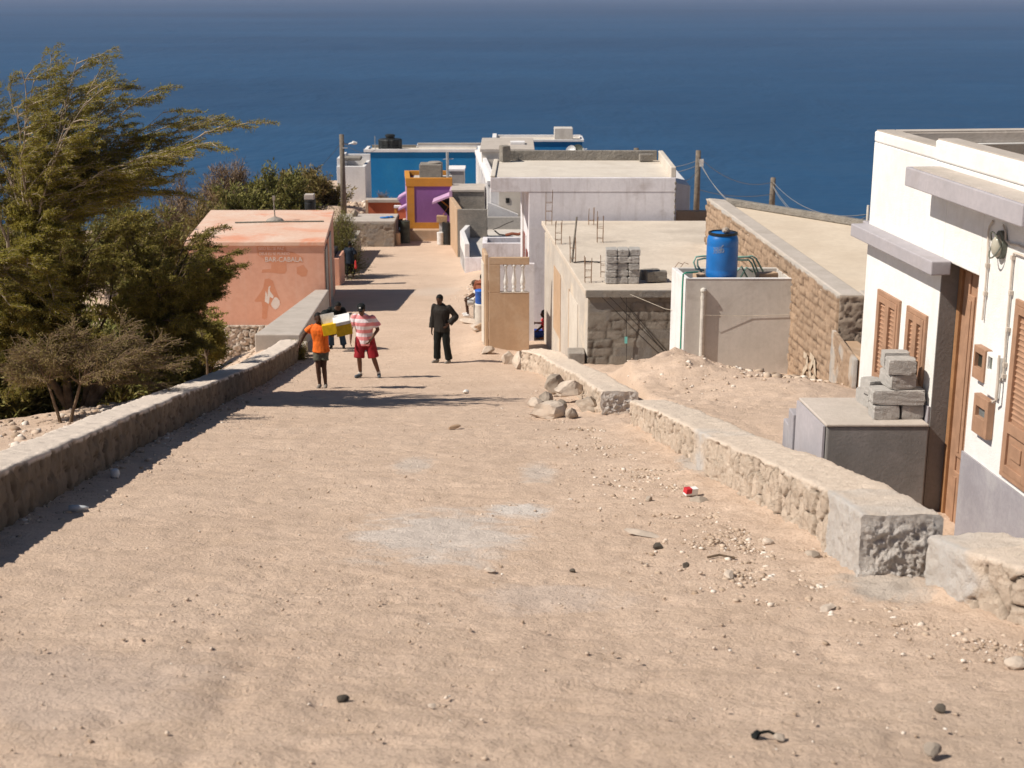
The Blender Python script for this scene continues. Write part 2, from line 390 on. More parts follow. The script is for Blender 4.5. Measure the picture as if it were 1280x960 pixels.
masonry('road_wall_tan',(.68,.56,.45),(.56,.455,.36),(.15,.11,.08),(.80,.67,.55),.9,22)
masonry('facade_stone',(.47,.335,.235),(.35,.25,.175),(.13,.09,.065),(.58,.50,.42),.6,26)
masonry('rubble_stone',(.58,.50,.42),(.46,.39,.32),(.10,.08,.06),(.5,.42,.36),.6,24)
masonry('cinder_wall',(.30,.265,.225),(.23,.205,.175),(.13,.115,.095),(.30,.265,.22),1,16)
masonry('brown_rubble',(.36,.29,.23),(.29,.23,.18),(.20,.16,.125),(.34,.28,.22),.9,18)
simple('blue_plastic',(.012,.16,.50),.35,0,.1,30,.08,.5,5)
simple('blue_tub',(.02,.13,.55),.4)
simple('black_plastic',(.018,.02,.02),.5,0,.3,20,.1)
simple('white_plastic',(.75,.73,.70),.5)
simple('dirty_white_plastic',(.60,.56,.50),.6,0,.1,20,.1)
simple('pipe_white',(.66,.62,.56),.5)
simple('pipe_cream',(.62,.54,.46),.6)
simple('green_pipe',(.05,.33,.22),.45)
simple('pale_green_pipe',(.26,.42,.34),.5)
simple('rust_iron',(.34,.21,.13),.85,.2,.4,60,.25)
simple('dark_iron',(.035,.03,.027),.7,.3)
simple('wood_pole',(.20,.165,.13),.9,0,.5,30,.2)
simple('grey_wood',(.30,.27,.23),.9,0,.5,30,.2)
simple('brown_wood',(.40,.235,.15),.6,0,.25,50,.1,.3)
simple('brown_wood_dark',(.35,.18,.085),.6,0,.25,50,.1,.3)
simple('sheet_metal',(.22,.24,.24),.5,.4,.1,8,.12)
simple('dark_opening_and_shade',(.018,.017,.016),.9)
simple('door_dark_red',(.20,.055,.04),.7)
simple('glass_dark',(.03,.035,.03),.15,0,0,10,.1,.5)
simple('lamp_glass',(.50,.47,.38),.2,0,0,10,.15,.6)
simple('drum_green',(.085,.095,.075),.6,.2,.4,12,.3,.4,3)
simple('string',(.62,.55,.45),.9)
simple('dark_rope_and_shadow',(.05,.045,.04),.9)
simple('cyan_tag',(.2,.62,.58),.6)
simple('cable',(.24,.23,.225),.7)
simple('galvanised',(.5,.5,.5),.5,.5)
simple('white_bag',(.74,.72,.68),.7,0,.6,12,.1)
simple('carton',(.47,.32,.19),.9)
simple('red_print',(.6,.03,.04),.6)
simple('clear_bottle',(.55,.58,.60),.25)
simple('stone_pale',(.60,.50,.41),.95,0,.8,18,.15,.1,4)
simple('stone_grey',(.42,.35,.285),.95,0,.8,18,.2,.1,4)
simple('stone_dark',(.13,.11,.09),.95,0,.8,18,.2,.1,4)
simple('bark_silver',(.44,.36,.28),.95,0,.7,30,.3,.1,6)
simple('bark_brown',(.20,.145,.10),.95,0,.7,30,.3,.1,6)
# skin / cloth
for n,c in dict(skin=(.075,.036,.022),skin_warm=(.14,.068,.04),hair=(.008,.007,.006),orange_shirt=(.85,.17,.02),camo=(.12,.115,.085),crimson=(.28,.012,.02),charcoal=(.020,.016,.013),black_cloth=(.007,.009,.008),
    denim=(.02,.045,.085),white_cloth=(.72,.70,.66),rust_cloth=(.26,.085,.045),red_cloth=(.75,.06,.06),blue_cloth=(.03,.07,.32),shoe_grey=(.10,.12,.14),yellow=(.78,.47,.01),yellow_dark=(.62,.40,.02),white_card=(.80,.79,.77),brown_cap=(.10,.065,.045),orange_cloth=(.75,.28,.08),dark_blue=(.012,.02,.035),black_bag=(.006,.009,.008),sole=(.25,.22,.19)).items():
    simple(n,c,.75 if 'skin' not in n else .55,0,.25 if 'skin' not in n else 0,18,.1,.25,14)
# striped polo
m,nt,b,o=nodes('striped_polo'); tc=N(nt,'TexCoord'); sp=N(nt,'SeparateXYZ'); nt.links.new(tc.outputs['Object'],sp.inputs[0])
s1=math_(nt,'SINE',math_(nt,'MULTIPLY',sp.outputs[2],2*math.pi/.165),0.0); f=rng(nt,s1,-.15,.15)
col=mixc(nt,f,(.80,.26,.27),(.80,.72,.74)); s2=math_(nt,'SINE',math_(nt,'MULTIPLY',sp.outputs[2],2*math.pi/.028),0.0); col=mixc(nt,rng(nt,s2,.3,.8,0,.3),col,(.78,.45,.46))
nt.links.new(col,b.inputs['Base Color']); b.inputs['Roughness'].default_value=.85
# leaves with variety per leaf
def leafmat(name,c1,c2,c3,fr=.15):
    m,nt,b,o=nodes(name); g=N(nt,'NewGeometry'); r=g.outputs['Random Per Island']
    cr=nt.nodes.new('ShaderNodeValToRGB'); e=cr.color_ramp.elements; e[0].color=(*c1,1); e[1].color=(*c2,1); e[1].position=.8; x=e.new(.97); x.color=(*c3,1)
    nt.links.new(r,cr.inputs[0])
    f=rng(nt,ntex(nt,g.outputs['Position'],1.3,3),.35,.65,0,.55); col=mixc(nt,f,cr.outputs[0],c2)
    nt.links.new(col,b.inputs['Base Color']); b.inputs['Roughness'].default_value=.7; b.inputs['Specular IOR Level'].default_value=.15
    t=nt.nodes.new('ShaderNodeBsdfTranslucent'); nt.links.new(col,t.inputs[0]); ms=nt.nodes.new('ShaderNodeMixShader'); ms.inputs[0].default_value=fr
    nt.links.new(b.outputs[0],ms.inputs[1]); nt.links.new(t.outputs[0],ms.inputs[2]); nt.links.new(ms.outputs[0],o.inputs[0])
leafmat('acacia_leaf',(.19,.185,.03),(.31,.26,.048),(.42,.32,.10),.36)
leafmat('acacia_leaf_deep',(.16,.15,.03),(.26,.215,.048),(.37,.28,.10),.33)
leafmat('scrub_leaf',(.15,.13,.035),(.25,.19,.07),(.36,.25,.13),.25)
leafmat('thorn_twig',(.24,.165,.10),(.17,.115,.07),(.30,.22,.14),.0)
leafmat('dry_twig',(.27,.19,.115),(.20,.135,.08),(.34,.26,.17),.0)
leafmat('bush_leaf',(.12,.13,.03),(.22,.20,.06),(.28,.24,.1))
# pebbles
m,nt,b,o=nodes('pebble'); g=N(nt,'NewGeometry'); cr=nt.nodes.new('ShaderNodeValToRGB'); e=cr.color_ramp.elements
e[0].color=(.36,.265,.19,1); e[1].color=(.57,.455,.355,1); e[1].position=.75; x=e.new(.97); x.color=(.72,.65,.57,1)
nt.links.new(g.outputs['Random Per Island'],cr.inputs[0]); nt.links.new(cr.outputs[0],b.inputs['Base Color']); b.inputs['Roughness'].default_value=.95; b.inputs['Specular IOR Level'].default_value=.1
# ------------------------------------------------------------------ road-side wall lines
LW=[(-4.05,5.5,.5),(-4.25,8.5,.5),(-4.54,12.1,.52),(-4.94,17.9,.5),(-5.28,25.5,.48),(-5.42,30,.48),(-5.58,36.6,.5)]
def gl(l): return [(lambda g:(g.x,g.y,h))(G(a,b,h)) for a,b,h in l]
R1=gl([(653,438,.48),(677,443,.46),(696,455,.45),(724,468,.45),(741,481,.45),(756,489,.45)])
R2=gl([(790,501,.42),(816,510,.45),(861,531,.47),(886,545,.48),(934,565,.52),(973,580,.52),(1032,608,.53),(1084,643,.53)])
R3=gl([(1167,669,.42),(1218,690,.42),(1280,707,.42)]); R3.append((R3[-1][0]+1.6,R3[-1][1]-1.9,.42))
def xl(y): return np.interp(y,[p[1] for p in LW]+[38,47.5,62],[p[0] for p in LW]+[-6.1,-6.5,-8])-.5
_rr=sorted(R1+R2,key=lambda p:p[1])
def xr(y): return np.interp(y,[6]+[p[1] for p in _rr]+[36,42,60,64],[4.9]+[p[0] for p in _rr]+[.2,.3,-1.5,-2.0])+.5
def sst(a,b,t): t=np.clip((t-a)/(b-a),0,1); return t*t*(3-2*t)
def zg(x,y):
    x=np.asarray(x,float); y=np.asarray(y,float); z=road(y)
    dl=np.maximum(0,xl(y)-x); dr=np.maximum(0,x-xr(y))
    slope=.12+.26*sst(22,34,y)+.42*sst(36,43,y)
    L=.22*sst(0,.25,dl)-np.minimum(slope*dl,2.4+.06*dl)+.10*fbm(x*.9,y*.9,4,70)*sst(0,1,dl)
    L=L*(1-sst(52,60,y))
    z=z+np.where(x<0,L,0)
    # plateau of rubble left beyond the purple house
    pl=sst(71.5,77,y)*(1-sst(90,98,y))*(1-sst(-6.0,-4.2,x+2.8*(1-sst(79,81,y))))*sst(-17,-13.5,x)
    z=z+pl*(np.interp(y,[76,80,84,90,96],[1.1,.75,.35,-.8,-1.6])+.22*fbm(x*.8,y*.8,4,71))
    # the land breaks off to the sea behind the village
    z=z-sst(66,100,y)*np.clip(y-66,0,400)*.42*sst(1.5,6,x)-sst(72,100,y)*np.clip(y-70,0,400)*.4*sst(15,22,-x)-sst(98,112,y)*(y-98)*.3*sst(.02,.05,1-sst(1.5,6,x))*(1-sst(15,22,-x))
    # mound of soil behind the right wall, rubble beside the stone house
    lift=sst(0,.3,dr)*.34*sst(17,19.5,y)*(1-sst(31,34,y)); low=-.9*sst(9,11.5,y)*0
    z=z+np.where(x>0,lift,0)
    near=sst(0,.5,dr)*(1-sst(14.5,18,y)); z=z+np.where(x>0,near*(-.1),0)
    z=z-np.where(x>0,sst(.3,1.2,dr)*(1-sst(12.6,13.6,y))*.35,0)
    z=z+.58*np.exp(-(((x-2.9)/1.35)**2+((y-25.6)/1.7)**2))*sst(0,.35,dr)*(1+.45*fbm(x*1.6,y*1.6,4,73))+.05*fbm(x*5,y*5,3,74)*sst(0,.35,dr)*sst(19,21,y)*(x>0)
    z=z+.22*np.exp(-(((x-4.6)/1.3)**2+((y-23.3)/1.8)**2))*sst(0,.35,dr)
    back=sst(.2,1.5,dr)*sst(33,35,y)*(1-sst(56,60,y)); z=z-np.where(x>0,back*.5,0)
    # dirt bank spilling at the foot of the low white house and the tan balustrade
    z=z+.35*np.exp(-(((x+1.15)/.8)**2+((y-57)/5)**2))
    z=z+.22*np.exp(-(((x+.75)/.5)**2+((y-40)/3)**2))
    return z
def zgs(x,y): return float(zg(np.array([x]),np.array([y]))[0])
# terrain sheet (fan grid, fine near the camera)
yy=np.concatenate([np.linspace(-25,3,15)[:-1],3+np.cumsum(.028*(1+np.linspace(0,1,640)**1.5*5.6))])
yy=np.concatenate([yy,np.linspace(yy[-1]+1,110,40),np.linspace(114,400,40)])
t=np.linspace(-1,1,430); t=np.sign(t)*(.42*np.abs(t)+1.9*np.abs(t)**5)
xx=t[None,:]*(np.maximum(yy,3)+7.0)[:,None]; Y=np.repeat(yy[:,None],len(t),1)
xx=xx+0
inr=sst(-.1,.25,xx-xl(Y))*(1-sst(-.7,-.3,xx-xr(Y)))
Zt=zg(xx,Y)
fade=1/(1+np.maximum(Y-20,0)/25)
Zt=Zt+(.028*fbm(xx*.55+3,Y*.9,3,80)+.022*fbm(xx*2.1,Y*4.2,3,81)+.020*fbm(xx*6,Y*10,3,82)+.010*fbm(xx*16,Y*20,2,87))*fade
ridge=np.abs(fbm(xx*1.3+2,Y*3.4,3,84)); Zt=Zt-.018*np.clip(.16-ridge,0,.16)/.16*fade
rub=np.exp(-np.maximum(0,(xr(Y)-.5)-xx)/.5)*(1-sst(24,28,Y))*(xx<xr(Y)); Zt=Zt+rub*(.05+.06*fbm(xx*6,Y*6,4,83)+.02*np.abs(fbm(xx*18,Y*18,2,85)))
rutx=-1.35-.02*Y; Zt=Zt-.02*np.exp(-((xx-rutx)/.12)**2)*(1-sst(7.5,10,Y))
me=gridmesh('ground',np.stack([xx,Y,Zt],-1),*xx.shape)
m,nt,b,o=nodes('dirt'); co=coords(nt)
c=mixc(nt,rng(nt,ntex(nt,co,.5,5,.6,.5),.36,.64),(.665,.505,.39),(.59,.44,.335))
c=mixc(nt,rng(nt,ntex(nt,coords(nt,(1,1.9,1)),2.2,6,.65),.42,.68,0,.45),c,(.50,.37,.27))
c=mixc(nt,rng(nt,ntex(nt,co,26,5,.7),.5,.68,0,.55),c,(.40,.29,.21))
c=mixc(nt,rng(nt,ntex(nt,co,70,3,.6),.58,.68,0,.6),c,(.62,.50,.39))
sx=N(nt,'SeparateXYZ'); nt.links.new(co,sx.inputs[0])
def patch(c,gx,gy,rx,ry,tone,amt,soft=.5):
    dx=math_(nt,'DIVIDE',math_(nt,'SUBTRACT',sx.outputs[0],gx),rx); dy=math_(nt,'DIVIDE',math_(nt,'SUBTRACT',sx.outputs[1],gy),ry)
    d=math_(nt,'SQRT',math_(nt,'ADD',math_(nt,'MULTIPLY',dx,dx),math_(nt,'MULTIPLY',dy,dy)),0.0)
    d=math_(nt,'ADD',d,math_(nt,'MULTIPLY',math_(nt,'SUBTRACT',ntex(nt,co,2.4,6,.7,.8),.5),1.9))
    return mixc(nt,rng(nt,d,1.0,1.0-soft,0,amt),c,tone)
for px,py,rx,ry,tone,amt in [(556,668,.85,1.5,(.60,.54,.49),.75),(515,580,.30,.9,(.58,.51,.45),.6),(652,637,.35,.5,(.64,.60,.56),.75),(672,590,.25,1.0,(.60,.55,.50),.5),
    (880,585,.35,1.3,(.42,.38,.34),.8),(1110,740,.42,.5,(.46,.41,.36),.8),(690,745,.7,.5,(.55,.47,.42),.4),(60,860,1.1,1.0,(.54,.44,.38),.35),(1200,930,1.0,.9,(.45,.35,.27),.35),(545,365,1.2,2.0,(.6,.5,.42),.5)]:
    g=G(px,py); c=patch(c,g.x,g.y,rx,ry,tone,amt)
c=patch(c,4.55,25.2,.5,.6,(.62,.27,.08),.7)
nt.links.new(c,b.inputs['Base Color']); b.inputs['Roughness'].default_value=.96; b.inputs['Specular IOR Level'].default_value=.08
n1=bump(nt,None,ntex(nt,co,8,6,.72),.85,.035); n2=bump(nt,None,ntex(nt,co,40,6,.75),.95,.014,n1)
vv=N(nt,'TexVoronoi'); vv.inputs['Scale'].default_value=32; nt.links.new(co,vv.inputs['Vector']); bump(nt,b,math_(nt,'SUBTRACT',1.0,vv.outputs[0]),.35,.01,n2)
go=link('ground',me,'dirt'); go['kind']='structure'; me.polygons.foreach_set('use_smooth',[True]*len(me.polygons))
# sea
bm=B(); S_=45000
v=[bm.verts.new(p) for p in ((-S_,60,-62),(S_,60,-62),(S_,S_,-62),(-S_,S_,-62))]; bm.faces.new(v)
m,nt,b,o=nodes('sea_water'); co=coords(nt,(1,.55,1))
c=mixc(nt,rng(nt,ntex(nt,coords(nt,(.35,1,1)),.0035,5,.6,.4),.35,.68),(.010,.053,.126),(.015,.071,.158))
c=mixc(nt,rng(nt,ntex(nt,coords(nt,(.5,1,1)),.03,5,.65),.45,.7,0,.4),c,(.019,.080,.17))
c=mixc(nt,rng(nt,ntex(nt,coords(nt,(.12,1,1)),.010,6,.7,.5),.5,.66,0,.4),c,(.022,.085,.18)); c=mixc(nt,rng(nt,ntex(nt,coords(nt,(.2,1,1)),.0022,4,.6,.4),.48,.62,0,.5),c,(.008,.042,.10))
nt.links.new(c,b.inputs['Base Color']); b.inputs['Roughness'].default_value=.5; b.inputs['IOR'].default_value=1.33; b.inputs['Specular IOR Level'].default_value=.35
n1=bump(nt,None,ntex(nt,co,.02,4,.6,.3),.6,6.0); bump(nt,b,ntex(nt,coords(nt,(.6,1,1)),.12,4,.6,.3),.4,1.2,n1)
so_=obj('sea',bm,'sea_water'); so_['kind']='structure'
# air
bm=B(); box(bm,-46000,46000,-60,46000,-123,6)
m=bpy.data.materials.new('haze_air'); m.use_nodes=True; nt=m.node_tree; nt.nodes.clear(); out=nt.nodes.new('ShaderNodeOutputMaterial'); pv=nt.nodes.new('ShaderNodeVolumePrincipled')
pv.inputs['Color'].default_value=(.80,.80,1.0,1); pv.inputs['Density'].default_value=.00006; pv.inputs['Anisotropy'].default_value=.0
nt.links.new(pv.outputs[0],out.inputs['Volume']); M['haze_air']=m
hz=obj('haze',bm,'haze_air'); hz['kind']='stuff'
# ------------------------------------------------------------------ low walls along the road
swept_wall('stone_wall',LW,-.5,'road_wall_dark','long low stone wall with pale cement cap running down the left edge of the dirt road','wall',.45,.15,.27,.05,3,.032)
L2=0
def cem2(s,h): return np.clip((s-(lenR2-1.15+.25*fbm(s*3,h*5,3,90)))/.08,0,1)
lenR2=sum(math.hypot(a[0]-b[0],a[1]-b[1]) for a,b in zip(R2,R2[1:]))
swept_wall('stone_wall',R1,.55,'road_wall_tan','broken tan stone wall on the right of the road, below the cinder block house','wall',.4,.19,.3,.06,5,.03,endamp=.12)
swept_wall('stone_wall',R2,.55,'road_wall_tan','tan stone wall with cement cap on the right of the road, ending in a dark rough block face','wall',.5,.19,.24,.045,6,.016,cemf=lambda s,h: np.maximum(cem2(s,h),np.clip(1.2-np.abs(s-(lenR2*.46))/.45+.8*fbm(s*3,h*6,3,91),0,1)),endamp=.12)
def cem3(s,h): return np.clip((.75+.3*fbm(s*3,h*5,3,92)-s)/.08,0,1)
swept_wall('stone_wall',R3,.55,'road_wall_tan','short tan stone wall at the right edge, starting after the gap beside the dark block end','wall',.5,.2,.26,.05,8,.015,cemf=cem3,endamp=.08)
# raised wall beside the pink house
a=P(372,418,37.6); bb=P(411,362,44); 
bm=B()
def qz(p,dz=0): return Vector((p.x,p.y,p.z+dz))
n1_,f1_=P(318,418,37.6),P(394,362,47.3)
N1,F1=P(375,418,37.6),P(411,362,47.3)
hexa(bm,[(n1_.x,n1_.y,-11),(N1.x,N1.y,-11),(F1.x,F1.y,-12),(f1_.x,f1_.y,-12),n1_,N1,F1,f1_])
solo('raised_wall',bm,'cement_top','raised cement-topped wall running from the boy up to the corner of the pink bar','wall',bevel=.03)
bm=B(); e=P(352,440,36.9); box(bm,-6.05,-5.45,36.75,37.35,zgs(-5.5,37)-.3,Z(430,37.0))
solo('wall_stub',bm,'rubble_stone','small square stone stub at the far end of the left road wall','wall',bevel=.04)
# ================================================================== WHITE HOUSE (right)
FD=13.6; p0=P(1178,324,FD); TV=Vector((.112,-1,0)).normalized(); NV=Vector((-1,-.112,0)).normalized(); UP=Vector((0,0,1))
def fac(px,py,off=0.0):
    """pixel -> (s along facade, towards camera; z) on the facade plane pushed out by off"""
    a,b=ray(px,py); d=Vector((a,1,b)); o=p0+NV*off; t=o.dot(NV)/d.dot(NV); q=d*t
    return (q-p0).dot(TV),q.z
s_far=fac(1088,250)[0]; O=p0+TV*s_far; O.z=0
def fs(px,py,off=0.0):
    s,z=fac(px,py,off); return s-s_far,z
S_END=7.2; ZB=-6.2
ztf=fs(1093,163)[1]; ztn=fs(1172,174.7)[1]; s_step=fs(1171,175)[0]
rs0=fs(1178,324)[0]; rs1=fs(1223.5,346)[0]; rz=fs(1178,324)[1]
house=thing('white_house','white rendered house with brown louvred shutters and lilac ledges on the right','house',(O.x+1,O.y-2,-5.2))
def fb(bm,u0,u1,z0,z1,w0,w1): return obox(bm,O,TV,UP,NV,u0,u1,z0,z1,w0,w1)
bm=B(); DP=7.0; sw=[]
zb_open=-5.6
# wall built round the deep door recess
fb(bm,0,rs0,ZB,ztf-.12,-.28,0); 
fb(bm,rs0,rs1,rz,ztf-.12,-.28,0); fb(bm,rs1,S_END,ZB,ztf-.12,-.28,0); fb(bm,rs0,rs1,ZB,zb_open,-.9,0)
wall=obj('wall',bm,'white_render',house,.012)
bm=B(); fb(bm,0,.3,ZB,ztf-.12,-DP,-.29); fb(bm,.31,S_END,ZB,ztf-.45,-DP,-.95); obj('side_wall',bm,'white_render',house)
bm=B(); fb(bm,0.0,s_step+.0,ztf-.118,ztf,-.22,.004); fb(bm,s_step,S_END,ztf-.118,ztn,-.22,.012); obj('parapet',bm,'white_render',house,.02)
bm=B(); fb(bm,0,.24,ztf-.118,ztf-.004,-DP,-.223); obj('parapet',bm,'cement_top',house,.01)
bm=B(); fb(bm,.03,s_step-.01,ztf+.0,ztf+.012,-.2,-.012); fb(bm,s_step+.01,S_END,ztn+.0,ztn+.012,-.2,-.01); fb(bm,.015,.22,ztf-.002,ztf+.010,-DP,-.225); obj('parapet_coping',bm,'cement_top',house)
bm=B(); fb(bm,s_step+.25,S_END,ztf-.45,ztf-.05,-DP,-2.0); obj('roof_upstand',bm,'raw_cement',house,.02)
bm=B(); fb(bm,.25,S_END,ztf-.5,ztf-.43,-DP+.05,-.3); obj('roof',bm,'roof_concrete',house)
bm=B(); fb(bm,.22,S_END,ztf-.42,ztf-.13,-.3,-.24); fb(bm,.25,.3,ztf-.42,ztf-.13,-DP,-.31); obj('parapet_inner_face',bm,'tan_render',house)
# reveals
bm=B(); fb(bm,rs0-.01,rs0+.012,zb_open,rz+.01,-.62,-.004); obj('door_reveal',bm,'dark_cement_and_shade',house)  # dark colour stands in for the shade on the reveal
bm=B(); fb(bm,rs0-.2,rs1+.2,ZB,rz+.2,-.95,-.64); obj('inner_wall',bm,'dark_cement_and_shade',house)
# ledges
l0=fs(1064.4,279.5,.2); l1=fs(1164.6,327,.2); l2=fs(1065,294.4,.2); l3=fs(1164.6,347,.2)
zl=(l0[1]+l1[1])/2; th=((l0[1]-l2[1])+(l1[1]-l3[1]))/2
bm=B(); fb(bm,l0[0]-.02,l1[0],zl-th,zl,.003,.2); fb(bm,l0[0]-.2,0-.003,zl-th,zl,-3,.003); obj('ledge',bm,'lavender_trim',house,.012)
u0=fs(1132,208,.3); u1=fs(1279,256,.3); u2=fs(1132,231,.3); u3=fs(1278,287,.3)
zu=(u0[1]+u1[1])/2; thu=((u0[1]-u2[1])+(u1[1]-u3[1]))/2
bm=B(); fb(bm,u0[0],u1[0],zu-thu,zu,.003,.3); lg=obj('ledge',bm,'lavender_trim',house,.012)
bm=B(); fb(bm,u0[0]+.12,u1[0]-.01,zu+.001,zu+.012,.004,.27); obj('ledge_top_layer',bm,'cement_top',lg)  # thin paler layer over the ledge top
# plinth
pz=fs(1240,590)[1]
bm=B(); fb(bm,rs1,S_END,ZB,pz,.002,.02); obj('plinth',bm,'plinth',house)
bm=B(); fb(bm,rs0-.14,rs0,ZB,fs(1158,505)[1],.002,.02); obj('plinth',bm,'plinth',house)
# shutters
def shutter(a,b,zt,zb,panel_z=None,leaves=2):
    W_=b-a; sh=B(); t=.045
    fb(sh,a,b,zt-.05,zt,.0,.03); fb(sh,a,b,zb,zb+.05,0,.03); fb(sh,a,a+t,zb+.05,zt-.05,0,.03); fb(sh,b-t,b,zb+.05,zt-.05,0,.03)
    f=obj('window_shutter',sh,'brown_wood',house,.004)
    lw=(W_-2*t)/leaves
    for k in range(leaves):
        x0=a+t+k*lw; x1=x0+lw; sb=B(); st=.05
        fb(sb,x0,x0+st,zb+.052,zt-.052,.004,.038); fb(sb,x1-st,x1,zb+.052,zt-.052,.004,.038); fb(sb,x0+st,x1-st,zt-.12,zt-.052,.004,.038); fb(sb,x0+st,x1-st,zb+.052,zb+.12,.004,.038)
        lo=zb+.12
        if panel_z:
            fb(sb,x0+st,x1-st,panel_z-.05,panel_z+.05,.004,.038); fb(sb,x0+st,x1-st,zb+.12,panel_z-.05,.004,.016); fb(sb,x0+st+.07,x1-st-.07,zb+.2,panel_z-.13,.014,.03); lo=panel_z+.05
        obj('leaf',sb,'brown_wood',f,.004)
        lv=B(); z=lo+.02
        while z<zt-.15:
            obox(lv,O+TV*(x0+st)+UP*z,TV,(UP*.8-NV*.6).normalized(),(NV*.8+UP*.6).normalized(),0,lw-2*st,0,.052,.012,.02); z+=.047
        fb(lv,x0+st,x1-st,lo,zt-.12,.001,.005); obj('louvres',lv,'brown_wood',f)
    return f
w0=fs(1100,362); w1=fs(1127.7,375); w2=fs(1094,477); shutter(w0[0],w1[0],(w0[1]+w1[1])/2,w2[1])
w0=fs(1136.7,381.7); w1=fs(1161,395); w2=fs(1151.7,486); shutter(w0[0],w1[0],(w0[1]+w1[1])/2,w2[1])
w0=fs(1273.6,373); w2=fs(1260,598); pp=fs(1266,535); shutter(w0[0],w0[0]+.95,w0[1],w2[1],pp[1])
# door
D0,D1=rs0+.02,rs1
bm=B(); w=-.22
fb(bm,D0,D0+.07,zb_open,rz-.003,w-.06,w+.05); fb(bm,D0+.07,D1-.07,rz-.09,rz-.003,w-.06,w+.05); fb(bm,D1-.07,D1-.002,zb_open,rz-.003,w-.06,w+.05)
fr=obj('door_frame',bm,'brown_wood_dark',house,.006)
bm=B(); fb(bm,D0+.07,D1-.07,zb_open+.02,rz-.09,w-.04,w); fb(bm,D0+.07,D0+.2,zb_open+.02,rz-.09,w,w+.02)
n=(D1-D0-.14)/2
for k in range(2):
    x0=D0+.07+k*n
    for za,zb2 in ((zb_open+.25,zb_open+1.0),(zb_open+1.15,rz-.3)):
        fb(bm,x0+.1,x0+n-.08,za,zb2,w+.001,w+.022); fb(bm,x0+.15,x0+n-.13,za+.05,zb2-.05,w+.022,w+.034)
fb(bm,D0+.07+n-.02,D0+.07+n+.02,zb_open+.02,rz-.09,w+.0,w+.035)
dr=obj('door',bm,'brown_wood',house,.006)
bm=B(); tube(bm,[O+TV*(D0+n+.12)+NV*(w+.02)+UP*(zb_open+1.08),O+TV*(D0+n+.12)+NV*(w+.07)+UP*(zb_open+1.08)],.022,10); obj('handle',bm,'galvanised',dr)
# meter boxes
def mbox(a,b,zt,zb,mat,nm,gl_,glass='glass_dark',d=.07,fw=None):
    bm=B(); ga,gb,gt,gbb=gl_
    fb(bm,a,ga,zb,zt,.003,d); fb(bm,gb,b,zb,zt,.003,d); fb(bm,ga,gb,gt,zt,.003,d); fb(bm,ga,gb,zb,gbb,.003,d)
    o=obj(nm,bm,mat,house,.005); g=B(); fb(g,ga,gb,gbb,gt,.004,d*.45); obj('pane',g,glass,o); return o
a=fs(1218,427.5,.07); b_=fs(1232,435,.07); c_=fs(1228,479,.07); g0=fs(1221.5,441,.07); g1=fs(1227,463,.07)
mbox(a[0],b_[0],a[1]-.02,c_[1],'brown_wood','meter_frame',(a[0]+.03,b_[0]-.05,g0[1],g1[1]))
a=fs(1233,439,.05); b_=fs(1248,444,.05); c_=fs(1245,500,.05); g0=fs(1235,445,.05); g1=fs(1239,464,.05)
mbox(a[0],b_[0],a[1],c_[1],'white_render','meter_box',(g0[0],g1[0],g0[1],g1[1]),'green_paint',.05)
a=fs(1218,488,.07); b_=fs(1236,498,.07); c_=fs(1217,536,.07); g0=fs(1221,507,.07); g1=fs(1229.5,526,.07)
mbox(a[0],b_[0],a[1]-.02,c_[1]-.03,'brown_wood','meter_frame',(a[0]+.05,b_[0]-.06,g0[1],g1[1]),'sheet_metal')
# bulkhead lamp and conduits
lc=fs(1246,306,.06); c3=O+TV*lc[0]+UP*lc[1]
lamp=None
def disc(bm,c,a,b,w0,w1,n=20,dome=0):
    rings=[]
    steps=[(1,w0),(1,w1)]+([(math.cos(t_),w1+dome*math.sin(t_)) for t_ in (.4,.8,1.15,1.45)] if dome else [])
    for k,w in steps: rings.append([bm.verts.new(c+TV*(a*k*math.cos(j*2*math.pi/n))+UP*(b*k*math.sin(j*2*math.pi/n))+NV*w) for j in range(n)])
    for r1,r2 in zip(rings,rings[1:]):
        for j in range(n): bm.faces.new((r1[j],r1[(j+1)%n],r2[(j+1)%n],r2[j]))
    bm.faces.new(rings[0][::-1]); bm.faces.new(rings[-1])
bm=B(); disc(bm,c3,.085,.125,0,.045); lamp=obj('wall_lamp',bm,'green_paint',house,smooth=False)
bm=B(); disc(bm,c3-UP*.012,.068,.1,.045,.05,20,.055); obj('lamp_glass',bm,'lamp_glass',lamp,smooth=True)
bm=B()
tube(bm,[c3+TV*.08*math.cos(a)+UP*.115*math.sin(a)+NV*(.06+.05*abs(math.sin(a*1))) for a in [i*math.pi/8 for i in range(17)]],.007,6); obj('lamp_guard',bm,'green_paint',lamp)
def FPt(px,py,off=.02):
    s,z=fs(px,py,off); return O+TV*s+UP*z+NV*off
bm=B()
tube(bm,[FPt(x,y) for x,y in ((1241,276),(1237,283),(1235.5,290),(1234,330),(1231,368),(1228,400))],.010,6)
tube(bm,[FPt(x,y) for x,y in ((1254,281),(1257,290),(1257,300),(1262,305),(1272,306),(1288,314))],.009,6)
tube(bm,[FPt(x,y) for x,y in ((1290,324),(1268,316),(1266,322),(1262,370),(1257,430),(1254,470),(1251,475),(1245,472))],.011,6)
tube(bm,[FPt(x,y,.06) for x,y in ((1249,444),(1247,480),(1245,500),(1241,503))],.012,6)
for x,y in ((1266,322),(1263.5,366),(1260,412),(1256,456),(1254.5,470),(1234.3,332),(1231.5,367),(1241,503)):
    s,z=fs(x,y,.02); fb(bm,s-.016,s+.016,z-.018,z+.018,.004,.036)
obj('conduit',bm,'pipe_cream',house,smooth=False)
